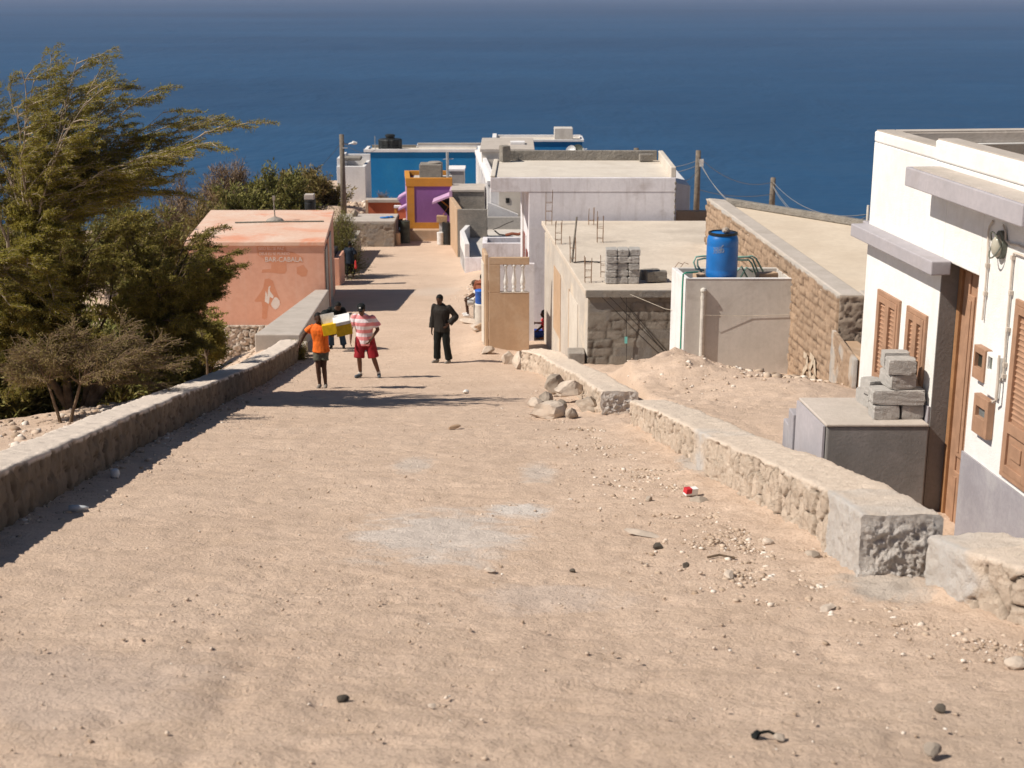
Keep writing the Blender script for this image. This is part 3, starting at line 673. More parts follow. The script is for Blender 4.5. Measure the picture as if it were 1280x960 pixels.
# grey porch block with steps
cx,cy=P(1034,530,13.5).x,13.5; zt_=Z(530,13.5); zb_=zt_-1.6
xr_=(O+TV*rs0).x-.02
bk=Z(497,1)/1; dback=zt_/Z(497,1.0)
porch=thing('porch_block','dark grey rendered porch block with two steps, built against the white house','porch',(3.7,14,zb_))
bm=B(); prism(bm,[(cx,cy),(xr_+.0,cy-.0),(xr_-.112*(dback-cy)-.0,dback),(cx-.09*(dback-cy),dback)],zb_,zt_-.03); obj('body',bm,'dark_cement_and_shade',porch,.02)
bm=B(); prism(bm,[(cx-.012,cy-.012),(xr_-.01,cy-.012),(xr_-.112*(dback-cy)-.01,dback+.01),(cx-.09*(dback-cy)-.012,dback+.01)],zt_-.029,zt_); obj('top',bm,'cement_top',porch,.01)
bm=B(); prism(bm,[(cx-.034,cy+.02),(cx-.012,cy+.02),(cx-.09*(dback-cy)-.012,dback),(cx-.09*(dback-cy)-.034,dback)],zb_,zt_-.03); obj('lit_side',bm,'lavender_trim',porch)  # paler left face: its sunlit tone is put into the colour
for i in range(2):
    bm=B(); k=-.09*(dback-cy); box(bm,cx+k-.06,cx+k+.9,dback+.012+.26*i,dback+.26+.26*i,zb_,zt_-.19*(i+1)); obj('step',bm,'plinth',porch,.01)
# cinder blocks stacked on the porch
def cinder(name,c,size,rot,label,group,mat='block_grey',seed=0):
    bm=B(); bmesh.ops.create_cube(bm,size=1); bmesh.ops.subdivide_edges(bm,edges=bm.edges,cuts=5,use_grid_fill=True)
    for v in bm.verts:
        p=v.co.copy(); e=sum(1 for q in p if abs(abs(q)-.5)<1e-4)
        n_=noise.noise(Vector(p)*4+Vector((seed*3.1,seed,0)))*.06+noise.noise(Vector(p)*11+Vector((seed*3.1,seed,0)))*.05
        k=1-.018*(e-1)*(1 if e>1 else 0)+n_*.6
        if e==3: k-=abs(noise.noise(Vector((seed*1.7,p.x*3,p.z*3))))*.2
        v.co=Vector((p.x*size[0]*k,p.y*size[1]*k,p.z*size[2]*k))
    bm.transform(Matrix.Translation(c)@Matrix.Rotation(rot,4,'Z'))
    return solo(name,bm,mat,label,'cinder block',group,base=Vector(c)-Vector((0,0,size[2]/2)))
def pc(px,py,d): return P(px,py,d)
h_=.145; yb=13.75; L_='cinder blocks stacked on the porch'
def place(px0,px1,row,d,wd,lab,seed,rot=.05,dep=.22,hh=h_):
    x0=X(px0,500,d); x1=X(px1,500,d); zc=zt_+hh/2+row*(h_+.008)
    cinder('cinder_block',Vector(((x0+x1)/2,d+dep/2,zc)),(x1-x0,dep,hh),rot,lab,L_,seed=seed)
place(1093,1125.5,0,yb-.12,0,'left cinder block of the front bottom row on the grey porch',1)
place(1128,1155.5,0,yb-.10,0,'right cinder block of the front bottom row on the porch, touching the white wall',2)
place(1081,1100,0,yb+.3,0,'cinder block seen behind the left of the bottom row on the porch',3,.2,.3)
place(1091,1157,1,yb-.12,0,'long cinder block laid across the second row of the porch pile',4,-.03)
place(1082,1103,1,yb+.24,0,'small pale cinder block at the back left of the second row on the porch',5,.25,.2)
place(1110,1142,2,yb-.10,0,'third row cinder block on the porch, tapered one under the top blocks',6,.12,.34)
place(1109,1143,3,yb-.12,0,'chipped cinder block topmost at the front of the porch pile',7,-.05,.2,.15)
place(1102,1134,3,yb+.14,0,'topmost cinder block at the back of the porch pile, against the shutters',8,-.02,.16,.16)
# ================================================================== CONCRETE ROOF HOUSE (centre right)
d0,d1=31.5,40.0; zr=Z(362,d0); xa=X(735,362,d0); kC=(X(681,283,d1)-xa)/(d1-d0)
hc=thing('cinder_block_house','low unfinished cinder block house with a flat pale concrete roof','house',(3,34,-9.3))
bm=B(); box(bm,xa,5.4,d0,d1,-11.6,zr-.13,kC); obj('wall',bm,'old_plaster',hc)
panel('front_wall',(xa,d0-.004,-10.0),(1,0,0),(0,0,1),X(900,400,d0)-xa,zr-.13+10.0,'cinder_wall',hc,'block',.42,.21,.018,11,.03,.2,
      cement=lambda u,v:(np.clip((fbm(u*1.1,v*1.4,4,12)-.02)/.12,0,1)),depth=.03)
bm=B(); prism(bm,[(xa-.07,d0-.06),(5.5,d0-.06),(5.5+kC*4.5,d1-4),(6.6,d1-2.2),(6.6,d1+1.2),(xa+kC*(d1-d0)-.07,d1+1.2)],zr-.13,zr); obj('roof',bm,'roof_concrete',hc,.015)
panel('roof_edge',(xa-.05,d0-.075,zr-.17),(1,0,0),(0,0,1),3.2,.17,'cinder_wall',hc,'voro',.3,.2,.02,14,.02,.1,cement=lambda u,v:0*u+1,depth=.02)
# patched openings on its left wall
sd=Vector((kC,1,0)).normalized(); sn=Vector((-1,kC,0)).normalized(); so0=Vector((xa,d0,0))
def leftwall(bm,y0,y1,z0,z1,t=.02): obox(bm,so0,sd,UP,sn,y0,y1,z0,z1,.002,t)
bm=B(); leftwall(bm,1.6,3.1,-9.2,-7.25,.012); obj('plaster_patch',bm,'cream_wall',hc)
bm=B(); leftwall(bm,4.9,6.3,-8.9,-7.2,.012); obj('plaster_patch',bm,'tan_render',hc)
for q_ in ((3.1,3.2,-9.5,-7.2),(4.8,4.9,-9.2,-7.25)):
    bm=B(); leftwall(bm,*q_,.014); obj('jamb',bm,'tan_render',hc)
bm=B(); box(bm,xa-.42,xa-.05,d0-.05,d0+.5,-9.2,Z(441,d0)); obj('footing',bm,'raw_cement',hc,.02)
# dark rods standing in for slanting rebar shadows, plus a cord and tag
bm=B()
for (a,b_) in (((752,371),(845,462)),((762,371),(855,462)),((775,371),(830,440)),((787,385),(862,470)),((783,372),(783,450))):
    pa=P(*a,d0-.10); pb=P(*b_,d0-.07); tube(bm,[pa,(pa+pb)/2+Vector((0,0,-.02)),pb],.007,5)
obj('rebar_shadow_and_cord',bm,'dark_rope_and_shadow',hc)
bm=B(); c=P(782.5,425,d0-.1); box(bm,c.x-.03,c.x+.03,c.y,c.y+.015,c.z-.08,c.z+.07); obj('cloth_tag',bm,'cyan_tag',hc)
# string
bm=B(); A_=P(788,368,d0-.12); B_=P(995,393,28.48); mid=P(880,394,28.40)
tube(bm,[A_,A_.lerp(mid,.5)+Vector((0,0,-.10)),mid,mid.lerp(B_,.5)+Vector((0,.04,-.03)),B_],.005,5)
solo('string',bm,'string','pale string sagging from the roof edge across the front of the water tank','string')
# blocks stacked on the roof
rows=['bottom','second','middle','fourth','top']; cols=['left','centre','right']
db=zr/Z(355,1.0); wB=X(800,350,db)-X(757,350,db)
for r_ in range(5):
    for c_i in range(3):
        if (r_,c_i)==(4,9): continue
        cw_=wB/3; cx_=X(757,350,db)+cw_*(c_i+.5)+random.uniform(-.012,.012)
        cinder('cinder_block',Vector((cx_,db+.2+random.uniform(-.03,.03),zr+.001+.158*(r_+.5))),(cw_-.012,.4,.15),random.uniform(-.03,.03),f'{cols[c_i]} block of the {rows[r_]} row in the grey block stack on the concrete roof','cinder blocks stacked on the concrete roof',seed=20+r_*3+c_i)
cinder('cinder_block',P(821,346,db+.1)+Vector((0,.1,0)),(.46,.2,.24),.15,'rounded grey block lying right of the block stack on the roof, in front','loose blocks on the concrete roof','rough_block',41)
cinder('cinder_block',P(812,344,db+.5)+Vector((0,.1,0)),(.46,.2,.24),.3,'rounded grey block half hidden behind another, right of the block stack on the roof','loose blocks on the concrete roof','rough_block',42)
# rebar cages
def cage(px,py,hp,wd,label,lean=0,n=4,tilt=0):
    d=zr/Z(py,1.0); b=P(px,py,d); H=hp*d/FP*1.03
    t_=thing('rebar_cage',label,'rebar',b,'rebar starter bars on the concrete roof')
    w=wd/2
    for i,(sx_,sy_) in enumerate(((-w,-w),(w,-w),(w,w),(-w,w))[:n]):
        h=H*random.uniform(.82,1.0); bm=B()
        tube(bm,[b+Vector((sx_,sy_,-.01)),b+Vector((sx_*1.05+lean*.4,sy_,h*.5)),b+Vector((sx_*random.uniform(.7,1.3)+lean,sy_*1.1,h))],.009,6); obj('bar',bm,'rust_iron',t_)
    z=.12
    while z<H*.75:
        bm=B(); q=[b+Vector((x,y,z+random.uniform(-.01,.01))) for x,y in ((-w,-w),(w,-w),(w,w),(-w,w),(-w,-w))]; tube(bm,q,.006,5); obj('tie',bm,'rust_iron',t_); z+=random.uniform(.16,.3)
    return t_
cage(686,281,44,.17,'tallest rebar cage, against the lavender wall at the far left corner of the roof')
cage(698,305,30,.15,'short rebar cage on the left roof edge, second from the lavender wall')
cage(716,328,33,.13,'rebar cage around the leaning grey pole on the left roof edge')
cage(735,353,34,.14,'nearest rebar cage, at the front left corner of the concrete roof')
cage(750,303,38,.15,'rebar cage in the middle of the concrete roof behind the block stack')
cage(739,281,22,.14,'short rebar bars at the foot of the lavender wall, far side of the roof',0)
cage(754,346,28,.12,'thin pale bars rising behind the left of the block stack',0,2)
bm=B(); d=zr/Z(328,1.0); a=P(715,327,d); b_=P(721,271,d-.05); tube(bm,[a,b_],.03,8,r2=.022); solo('leaning_pole',bm,'grey_wood','grey pole leaning out of a rebar cage on the left roof edge','pole')
bm=B(); d=zr/Z(329,1.0); tube(bm,[P(717,329,d)+Vector((0,0,.02)),P(731,328.5,d)+Vector((0,0,.04)),P(750,329,d)+Vector((0,0,.02))],.015,6); solo('bent_bar',bm,'dark_iron','dark bent bar lying on the roof at the foot of the leaning pole','bar')
bm=B()
for px,t_ in ((842,6),(849,4)):
    d=zr/Z(353,1.0)-.1; b=P(px,353,d); tube(bm,[b,b+Vector((.02,0,.35)),b+Vector((.1,0,.46)),b+Vector((.2,0,.42))],.008,6)
solo('bent_bars',bm,'rust_iron','two thin rusty bars hooked over beside the water tank','rebar')
# ================================================================== WATER TANK
dt=28.5; tz=Z(349,dt); dtb=tz/Z(334,1.0); kT=-.12
xl_,xr2=X(858,350,dt),X(995,350,dt)
tank=thing('water_tank','grey rendered open water tank with a white left side, blue drum on it','water tank',((xl_+xr2)/2,dt+.7,-7.9))
th_=.1
bm=B(); box(bm,xl_,xr2,dt,dt+th_,-8.6,tz,0); box(bm,xl_+kT*(dtb-dt)+th_,xr2+kT*(dtb-dt)*.6,dtb-th_,dtb,-8.6,tz); box(bm,xr2-th_,xr2,dt+th_,dtb-th_,-8.6,tz-.003,kT*.6,dt); obj('wall',bm,'grey_cement',tank,.012)
bm=B(); box(bm,xl_-.004,xl_+th_,dt+.004,dtb,-8.6,tz-.004,kT,dt); obj('white_side',bm,'white_wall',tank,.01)
bm=B(); box(bm,xl_+.02,xr2-.02,dt+.02,dtb-.02,tz-.75,tz-.5); obj('floor',bm,'raw_cement',tank)
bm=B(); box(bm,xl_-.01,xr2+.005,dt-.008,dt+th_-.01,tz+.001,tz+.016); obj('coping',bm,'white_wall',tank)
bm=B(); a=P(879,364,dt); tube(bm,[(a.x,dt-.045,-8.4),(a.x,dt-.045,a.z)],.048,12); tube(bm,[(a.x,dt-.045,a.z-.16),(a.x,dt-.045,a.z-.10)],.056,12); lathe(bm,(a.x,dt-.045,a.z-.02),[(.03,0),(.062,.02),(.066,.05),(.05,.085),(.015,.1)],12); obj('drain_pipe',bm,'pipe_white',tank,smooth=False)
bm=B(); q=[P(870,341,dt+.2),P(856,341,dt+.1)]; 
tube(bm,[P(872,340,dt+.3),P(857,341,dt+.02),P(854,343,dt-.0),P(853,360,dt),P(850,458,dt)],.018,8); obj('pipe',bm,'green_pipe',tank)
cinder('block_piece',Vector((xl_+.3,dt+.35,tz-.02)),(.2,.2,.14),.3,'small reddish brick piece inside the tank left of the blue drum',None,'tan_render',61)
cinder('block_piece',Vector((xr2-.5,dt+.5,tz-.02)),(.42,.2,.12),.2,'flat reddish brick lying inside the tank right of the green pipes',None,'tan_render',62)
# pale green pipe bundle behind the drum
def pg(pts,label_=None): 
    bm=B(); tube(bm,pts,.02,8); return bm
pb_=thing('pipe_bundle','pale green bent pipes lying on the water tank behind the blue drum','pipes',P(905,345,29.2))
for a in ([(880,338),(870,336),(867,328),(870,321),(880,320),(900,320)],[(877,340),(872,332),(872,325),(880,323),(900,323)],[(915,321),(935,321),(941,324),(950,346)],[(915,325),(936,325),(940,330),(947,348)],[(920,340),(927,333),(934,347)],[(925,348),(933,334),(941,340)],[(918,323),(940,320),(945,323),(958,347)]):
    obj('pipe',pg([P(x,y,29.35+.003*(x-880)) for x,y in a]),'pale_green_pipe',pb_,smooth=True)
# blue drum
dd=28.95; c=P(901.5,348,dd); rB=(X(921,340,dd)-X(882,340,dd))/2; hB=Z(291,dd)-Z(348,dd)
drum=thing('blue_drum','blue plastic drum with black lid ring standing on the water tank','drum',c)
prof=[(rB*.93,0),(rB*.97,.02),(rB*.98,hB*.06),(rB,hB*.09),(rB,hB*.2),(rB*.985,hB*.22),(rB,hB*.24),(rB,hB*.72),(rB*.985,hB*.74),(rB,hB*.76),(rB*.99,hB*.86),(rB*.93,hB*.93),(rB*.86,hB*.965),(rB*.86,hB*1.0)]
bm=B(); lathe(bm,c,prof,36); obj('body',bm,'blue_plastic',drum,smooth=True)
bm=B(); lathe(bm,(c.x,c.y,c.z+hB*.965),[(rB*.88,0),(rB*.93,.005),(rB*.93,.045),(rB*.88,.055),(rB*.80,.055),(rB*.78,.03)],36); obj('lid',bm,'black_plastic',drum)
def text_mesh(s,size,mat,name,parent,O_,U_,V_,extr=.004,bold=.0,sx=1.0):
    cu=bpy.data.curves.new(name,'FONT'); cu.body=s; cu.size=size; cu.extrude=extr; cu.offset=bold; cu.resolution_u=3
    o=bpy.data.objects.new('t',cu); COL.objects.link(o); me=bake(o)
    n_=U_.cross(V_); mt=Matrix(((U_.x,V_.x,n_.x,O_.x),(U_.y,V_.y,n_.y,O_.y),(U_.z,V_.z,n_.z,O_.z),(0,0,0,1)))
    me.transform(mt@Matrix.Diagonal((sx,1,1,1))); me.materials.clear(); me.name=name
    return link(name,me,mat,parent)
bm=B()
def arc(cx_,cz,rx,rz,a0,a1,n=10): return [Vector((c.x+(rB+.003)*math.sin((cx_+rx*math.cos(a))/rB),c.y-(rB+.003)*math.cos((cx_+rx*math.cos(a))/rB),c.z+cz+rz*math.sin(a))) for a in [a0+(a1-a0)*i/n for i in range(n+1)]]
for i,x_ in enumerate((-.23,-.165,-.10,-.04)):
    z_=hB*.66+.01*i
    if i in (1,2): tube(bm,arc(x_,z_+.03,.02,.028,0,6.28),.0035,4); tube(bm,arc(x_,z_-.03,.024,.03,0,6.28),.0035,4)
    elif i==0: tube(bm,arc(x_,z_+.03,.022,.03,2.2,-1.57),.0035,4); tube(bm,arc(x_,z_-.03,.024,.03,1.57,-2.2),.0035,4)
    else: tube(bm,arc(x_,z_-.02,.025,.035,0,6.28),.0035,4); tube(bm,arc(x_+.02,z_+.02,.045,.07,3.1,1.7),.0035,4)
obj('chalk_mark',bm,'cyan_tag' if 0 else 'lamp_glass',drum)
bm=B(); rock(bm,(c.x+.06,c.y-.05,c.z+hB*1.03+.04),.1,5,2,.5,(1.8,1,.7)); solo('stone',bm,'stone_grey','pale stone weighing down the lid of the blue drum','stone')
# ================================================================== STONE HOUSE
An=P(1050,368,25.3); Af=P(885,247,37.4); zS=Z(368,25.3)
sh=thing('stone_house','long tan stone block house with flat roof behind the water tank','house',(7,30,-8))
Uv=(Vector((An.x,An.y,0))-Vector((Af.x,Af.y,0))); Ls=Uv.length; Uv.normalize(); Ns=Uv.cross(UP)
inn=-Ns
F0=Vector((Af.x,Af.y,0)); 
corner=[F0,F0+Uv*Ls,Vector((9.8,24.6,0)),Vector((12.5,28.2,0)),P(1082,275,-zS/.1602) ]
cc=P(1084,273,33.3); corner=[(F0.x,F0.y),(An.x,An.y),(9.8,24.9),(12.3,28.5),(cc.x+.1,33.3)]
bm=B(); prism(bm,[(p_[0]+ (.02 if i<2 else 0),p_[1]+(.02 if i==1 else 0)) for i,p_ in enumerate(corner)],-10.5,zS-.16); obj('wall',bm,'tan_render',sh)
panel('stone_facing',(F0.x,F0.y,-9.6),Uv,(0,0,1),Ls,zS+9.6-.02,'facade_stone',sh,'block',.34,.17,.045,21,.035,.16,cement=lambda u,v:(np.clip((v-(zS+9.6-.07+.05*fbm(u*3,v*3,3,5)))/.02,0,1)),depth=.05)
ue=Vector((1,-.12,0)).normalized(); panel('end_facing',(An.x,An.y,-8.6),ue,(0,0,1),3.6,zS+8.6-.02,'brown_rubble',sh,'voro',.3,.22,.06,23,.035,.16,depth=.05)
bm=B(); t0=.42
prism(bm,[(F0.x,F0.y),(An.x,An.y),(An.x+t0,An.y-.02),(F0.x+t0,F0.y-.3)],zS-.15,zS+.0); prism(bm,[(An.x+t0+.004,An.y-.02),(9.8,24.9),(9.8,25.3),(An.x+t0+.004,An.y+.4)],zS-.15,zS-.002); obj('parapet',bm,'cement_top',sh,.03)
bm=B(); prism(bm,[(F0.x+t0+.004,F0.y-.305),(cc.x+.1,33.3),(cc.x+.1,33.05),(F0.x+t0+.0,F0.y-.62)],zS-.1,zS+.06); prism(bm,[(cc.x+.11,33.3),(12.3,28.5),(12.1,28.4),(cc.x+.11,33.0)],zS-.1,zS+.06); obj('rear_parapet',bm,'rough_block',sh,.02)
bm=B(); prism(bm,[(p_[0]*.995+.02,p_[1]*1.0) for p_ in corner],zS-.17,zS-.11); obj('roof',bm,'stone_roof',sh)
bm=B(); c=P(1084,277,33.0); tube(bm,[c,c+Vector((0,0,.38))],.03,8); obj('roof_pipe',bm,'pipe_white',sh)
# painted marks on the stones
bm=B()
def onf(px,py,off=.06):
    a,b_=ray(px,py); dv=Vector((a,1,b_)); t=(F0+Ns*off).dot(Ns)/dv.dot(Ns); return dv*t
def stroke(pts,w=.055):
    for a,b_ in zip(pts,pts[1:]):
        A1=onf(*a); B1=onf(*b_); dv=(B1-A1).normalized(); sd_=dv.cross(Ns)*w
        hexa(bm,[A1-sd_,B1-sd_,B1+sd_,A1+sd_,A1-sd_+Ns*.01,B1-sd_+Ns*.01,B1+sd_+Ns*.01,A1+sd_+Ns*.01])
for s_ in ([(1005,443),(1009,446),(1009,457),(1004,466),(1004,472),(1010,474)],[(1013,444),(1018,450),(1019,470),(1014,476),(1012,462),(1016,452)],[(1021,478),(1023,488)]): stroke(s_)
obj('painted_mark',bm,'old_paint',sh)
bm=B(); w0=P(1045,426,25.1); w1=P(1074,447,23.0); hexa(bm,[(w0.x-.03,w0.y,-9),(w0.x+.4,w0.y,-9),(w1.x+.4,w1.y,-9),(w1.x,w1.y,-9),(w0.x-.03,w0.y,w0.z),(w0.x+.4,w0.y,w0.z),(w1.x+.4,w1.y,w1.z-.05),(w1.x,w1.y,w1.z)])
gw=thing('garden_wall','low plastered stone wall running from the stone house corner to the white house','wall',(6.2,24,-8))
obj('body',bm,'tan_render',gw,.03)
ud=Vector((w1.x-w0.x,w1.y-w0.y,0)); Lg=ud.length; ud.normalize()
panel('stone_facing',(w0.x-.05,w0.y,-8.6),ud,(0,0,1),Lg,8.6+w1.z-.03,'facade_stone',gw,'voro',.2,.16,.03,27,.03,.14,cement=lambda u,v:np.clip((fbm(u*2,v*2,3,8)+.05)/.15,0,1),depth=.03)
# ================================================================== LAVENDER HOUSE
dB=41.5; zB_=Z(222,dB); xb0=X(661,300,dB); xb1=X(845,222,dB); dBb=zB_/Z(200,1.0); kB=-.05; kS=.012
lh=thing('lavender_house','pale lavender two-storey house with flat roof and block parapet beyond the concrete roof','house',(2,43,-11.2))
bm=B(); box(bm,xb0,xb1-.01,dB,dBb-.01,-12.2,zB_-.2,kB); obj('wall',bm,'lavender_wall',lh,.01)
bm=B(); box(bm,X(613,230,dB),xb1-.0,dB-.012,dBb,Z(240,dB),zB_-.003,kS); obj('roof_slab',bm,'lavender_wall',lh,.015)
bm=B(); box(bm,X(613,230,dB)+.08,xb1-.08,dB+.1,dBb-.05,zB_-.002,zB_+.006,kS,dB); obj('roof',bm,'cream_wall',lh)
bm=B(); box(bm,X(628,205,dBb),xb1-.15,dBb-.18,dBb,zB_,Z(199.5,dBb)+.25*0+.30,0,dBb); pz_=obj('rear_parapet',bm,'rough_block',lh,.02)
bm=B(); box(bm,X(613,205,dB)+.0,X(613,205,dB)+.14,dB,dBb-.2,zB_,zB_+.06,kS,dB); obj('side_parapet',bm,'cream_wall',lh,.02); bm=B(); box(bm,xb1-.15,xb1,dB+.02,dBb,zB_+.001,zB_+.3,kS,dB); obj('side_parapet',bm,'cream_wall',lh,.02)
cinder('cinder_block',Vector((X(631,205,dBb-.5),dBb-.5,zB_+.26)),(.26,.4,.5),.3,'rough block standing upright at the left end of the lavender house parapet',None,'rough_block',71)
cinder('cinder_block',Vector((X(807,205,dBb-.45),dBb-.5,zB_+.14)),(.42,.25,.22),.1,'rough block at the right end of the lavender house parapet',None,'rough_block',72)
bm=B()  # doors seen edge-on in the left wall
sdB=Vector((kB,1,0)).normalized(); snB=Vector((-1,kB,0)).normalized(); ob0=Vector((xb0,dB,0))
obox(bm,ob0,sdB,UP,snB,.35,.95,-11.6,-7.6,.0,.03); obj('door',bm,'door_dark_red',lh)
bm=B(); obox(bm,ob0,sdB,UP,snB,1.5,2.3,-11.6,-7.3,.0,.03); obj('door',bm,'door_dark_red',lh)
bm=B(); obox(bm,ob0,sdB,UP,snB,.98,1.05,-11.6,-7.2,.0,.05); obox(bm,ob0,sdB,UP,snB,2.32,2.6,-11.6,zB_-.45,.0,.06); obj('door_frame',bm,'white_wall',lh)
bm=B(); c=P(845,222,dB); 
for i in range(9): rock(bm,(xb1-.01,dB-.02,zB_-.15-.17*i),.06,i,1,.6,(.5,.6,1.2))
obj('corner_chips',bm,'rough_block',lh)
# white building behind it on the right
bm=B(); x0=X(845,225,dB+3.2); x1=X(863,232,dB+3.2); 
hexa(bm,[(x0-1.6,dB+3.2,-12.5),(x1,dB+3.2,-12.5),(x1,dB+8,-12.5),(x0-1.6,dB+8,-12.5),(x0-1.6,dB+3.2,Z(215,dB+3.2)),(x1,dB+3.2,Z(232,dB+3.2)),(x1,dB+8,Z(232,dB+3.2)),(x0-1.6,dB+8,Z(215,dB+3.2))])
solo('white_annexe',bm,'white_wall','white building with a sloping top seen behind the right end of the lavender house','building',bevel=.02)
bm=B(); box(bm,X(846,268,43),X(892,268,43),43,43.25,-12.5,Z(264,43)); solo('block_wall',bm,'tan_render','low tan block wall between the lavender house and the stone house','wall',bevel=.02)
# ================================================================== TAN BALUSTRADE
dP=38.0; xp0,xp1=X(611,380,dP),X(661.5,380,dP); zp=Z(322,dP); zpo=Z(331,dP); zpl=Z(366,dP); zpb=-10.4
ba=thing('balustrade','tan rendered veranda wall with three white balusters in its opening','balustrade',((xp0+xp1)/2,dP,-9.6))
bm=B(); wq=.13; xo0=X(625,340,dP)
box(bm,xp0,xp1,dP,dP+wq,zpb,zpl); box(bm,xp0,xo0,dP,dP+wq,zpl+.001,zpo-.001); box(bm,xp0,xp1,dP,dP+wq,zpo,zp); obj('wall',bm,'tan_render',ba,.012)
bm=B(); box(bm,xp0-.10,xp0-.003,dP+.02,dP+1.0,zpb,zp+.08,-.1,dP); obj('side_wall',bm,'tan_render',ba,.02)
bm=B(); box(bm,xp0-.125,xp0-.102,dP+.2,dP+.95,zpb+.6,zp-.2,-.1,dP); obj('lit_side',bm,'cream_wall',ba,.01)  # pale panel puts the sunlight on the left face into the colour
bm=B(); box(bm,xo0,xp1-.02,dP-.008,dP+wq+.008,zpl+.0015,zpl+.02); obj('sill',bm,'cream_wall',ba)
Hb=zpo-zpl-.02
for px in (632,642.5,653.5):
    bm=B(); x=X(px,350,dP); r_=.07
    lathe(bm,(x,dP+wq/2,zpl+.02),[(r_*.8,0),(r_*.8,.03),(r_*.55,.05),(r_*.9,.10),(r_*.95,.13),(r_*.6,.17),(r_*.9,.21),(r_*1.0,.27),(r_*.9,.34),(r_*.6,.45),(r_*.45,Hb-.13),(r_*.7,Hb-.10),(r_*.55,Hb-.08),(r_*.95,Hb-.05),(r_*.95,Hb-.002)],16)
    obj('baluster',bm,'white_plastic',ba,smooth=True)
bm=B(); box(bm,X(622,350,40),X(668,350,40),40.2,40.4,-11,Z(330,40.2)); obj('rear_wall',bm,'lavender_wall',ba)
# ================================================================== TALL WHITE HOUSE with pilasters
dn,df=69.6,83.0; zD=Z(182,df); xn,xf=X(613,220,dn),X(597,182,df); kD=(xf-xn)/(df-dn)
th=thing('white_house','tall white house with ribbed side wall and a small room on its roof','house',(1,75,-13))
bm=B(); box(bm,xn,3.6,dn,df,-14.2,zD-.75,kD); box(bm,xn,xn+.2,dn,df,zD-.749,zD,kD,dn); obj('wall',bm,'white_wall',th,.01)
bm=B(); box(bm,xn+.42,3.6,dn-.03,dn-.003,-14.2,zD-.75); obj('front_render',bm,'cream_wall',th)
sdD=Vector((kD,1,0)).normalized(); snD=Vector((-1,kD,0)).normalized(); od=Vector((xn,dn,0))
for i in range(8):
    bm=B(); obox(bm,od,sdD,UP,snD,.3+i*1.66,.9+i*1.66,-14.2,zD-.45,.0,.14); obj('pilaster',bm,'white_wall',th,.01)
bm=B(); obox(bm,od,sdD,UP,snD,0,13.4,zD-.45,zD-.25,0,.16); obj('cornice',bm,'white_wall',th,.01)
dR=77.0
bm=B(); box(bm,X(602,195,dR),X(666,195,dR),dR,dR+5.5,zD-.8,Z(190,dR)); rm=obj('roof_room',bm,'cream_wall',th,.01)
bm=B(); box(bm,X(600,195,dR),X(667,195,dR)+.05,dR-.1,dR+5.7,Z(190,dR)+.001,Z(186,dR)); obj('roof_slab',bm,'cement_top',rm,.02)
bm=B(); box(bm,X(638,180,79),X(656,180,79),79,79.8,Z(186,dR)+.002,Z(186,dR)+.14); obj('hatch',bm,'white_wall',rm,.01)
bm=B(); c=P(634.5,250,dn); box(bm,c.x-.09,c.x+.09,dn-.06,dn-.031,c.z-.14,c.z+.1); obj('window',bm,'dark_opening_and_shade',th)
bm=B(); a0=P(623,256,dn-.3); a1=P(640,268,dn-.3); prism(bm,[(a0.x-.5,dn-.4),(a1.x+.3,dn-.4),(a1.x+.3,dn-.1),(a0.x-.5,dn-.1)],-14,lambda p:a0.z+.12-(.0 if p[0]<a0.x+.2 else a0.z+.12-a1.z)); obj('stair_flank',bm,'white_wall',th)
# ================================================================== LOW WHITE TERRACE HOUSE
dE,dEb=61.0,68.5; zE=Z(305,dE)
te=thing('terrace_house','low white house with an open roof terrace and angled parapet','house',(0,64,-12.6))
mid=(X(575,288,64),64.6); pol=[(X(581,306,dE),dE),(X(575,290,64.4),64.4),(X(592,268,dEb),dEb),(3.2,dEb),(3.2,dE)]
bm=B(); prism(bm,pol,-14,zE-.62); obj('body',bm,'white_wall',te)
def wallseg(bm,a,b,t,z0,z1):
    a=Vector((*a,0)); b=Vector((*b,0)); u=(b-a); L=u.length; u.normalize(); w=u.cross(UP)
    obox(bm,a,u,UP,w,0,L,z0,z1,0,t)
bm=B(); wallseg(bm,pol[0],pol[1],.2,-14,zE); wallseg(bm,pol[1],pol[2],.2,-14,zE-.002); obj('parapet',bm,'white_wall',te,.01)
bm=B(); box(bm,pol[0][0]+.02,3.2,dE-.04,dE-.004,-14,zE-.58); obj('front_wall',bm,'lavender_wall',te,.01)
bm=B(); box(bm,pol[2][0],3.2,dEb-.15,dEb+.05,zE-.6,zE-.003); obj('rear_parapet',bm,'block_grey',te,.01)
bm=B(); prism(bm,[(p[0]+.1 if p[0]<2 else p[0],p[1]) for p in pol],zE-.62,zE-.58); obj('terrace_floor',bm,'grey_cement',te)
xq0=X(603,300,59.5); zq=Z(298,60.5)
bm=B(); box(bm,xq0,2.4,59.3,59.5,-13.5,zq); box(bm,xq0,xq0+.2,59.502,60.9,-13.5,zq-.001); box(bm,xq0+.201,2.4,60.7,60.9,-13.5,zq-.002); obj('planter_wall',bm,'lavender_wall',te,.01)
bm=B(); tube(bm,[P(x,y,64.5) for x,y in ((616,287),(624,284),(632,280),(642,276))],.02,5); tube(bm,[P(x,y,64) for x,y in ((618,288),(624,293),(633,294),(640,291),(650,293))],.035,5); solo('cable_tangle',bm,'dark_rope_and_shadow','dark cable lying tangled on the white roof terrace','cable')
bm=B(); tube(bm,[P(x,y,63.6) for x,y in ((632,294),(640,292),(648,293),(653,291))],.07,6); solo('brown_sack',bm,'rust_cloth','rust brown cloth lying on the white roof terrace','cloth')
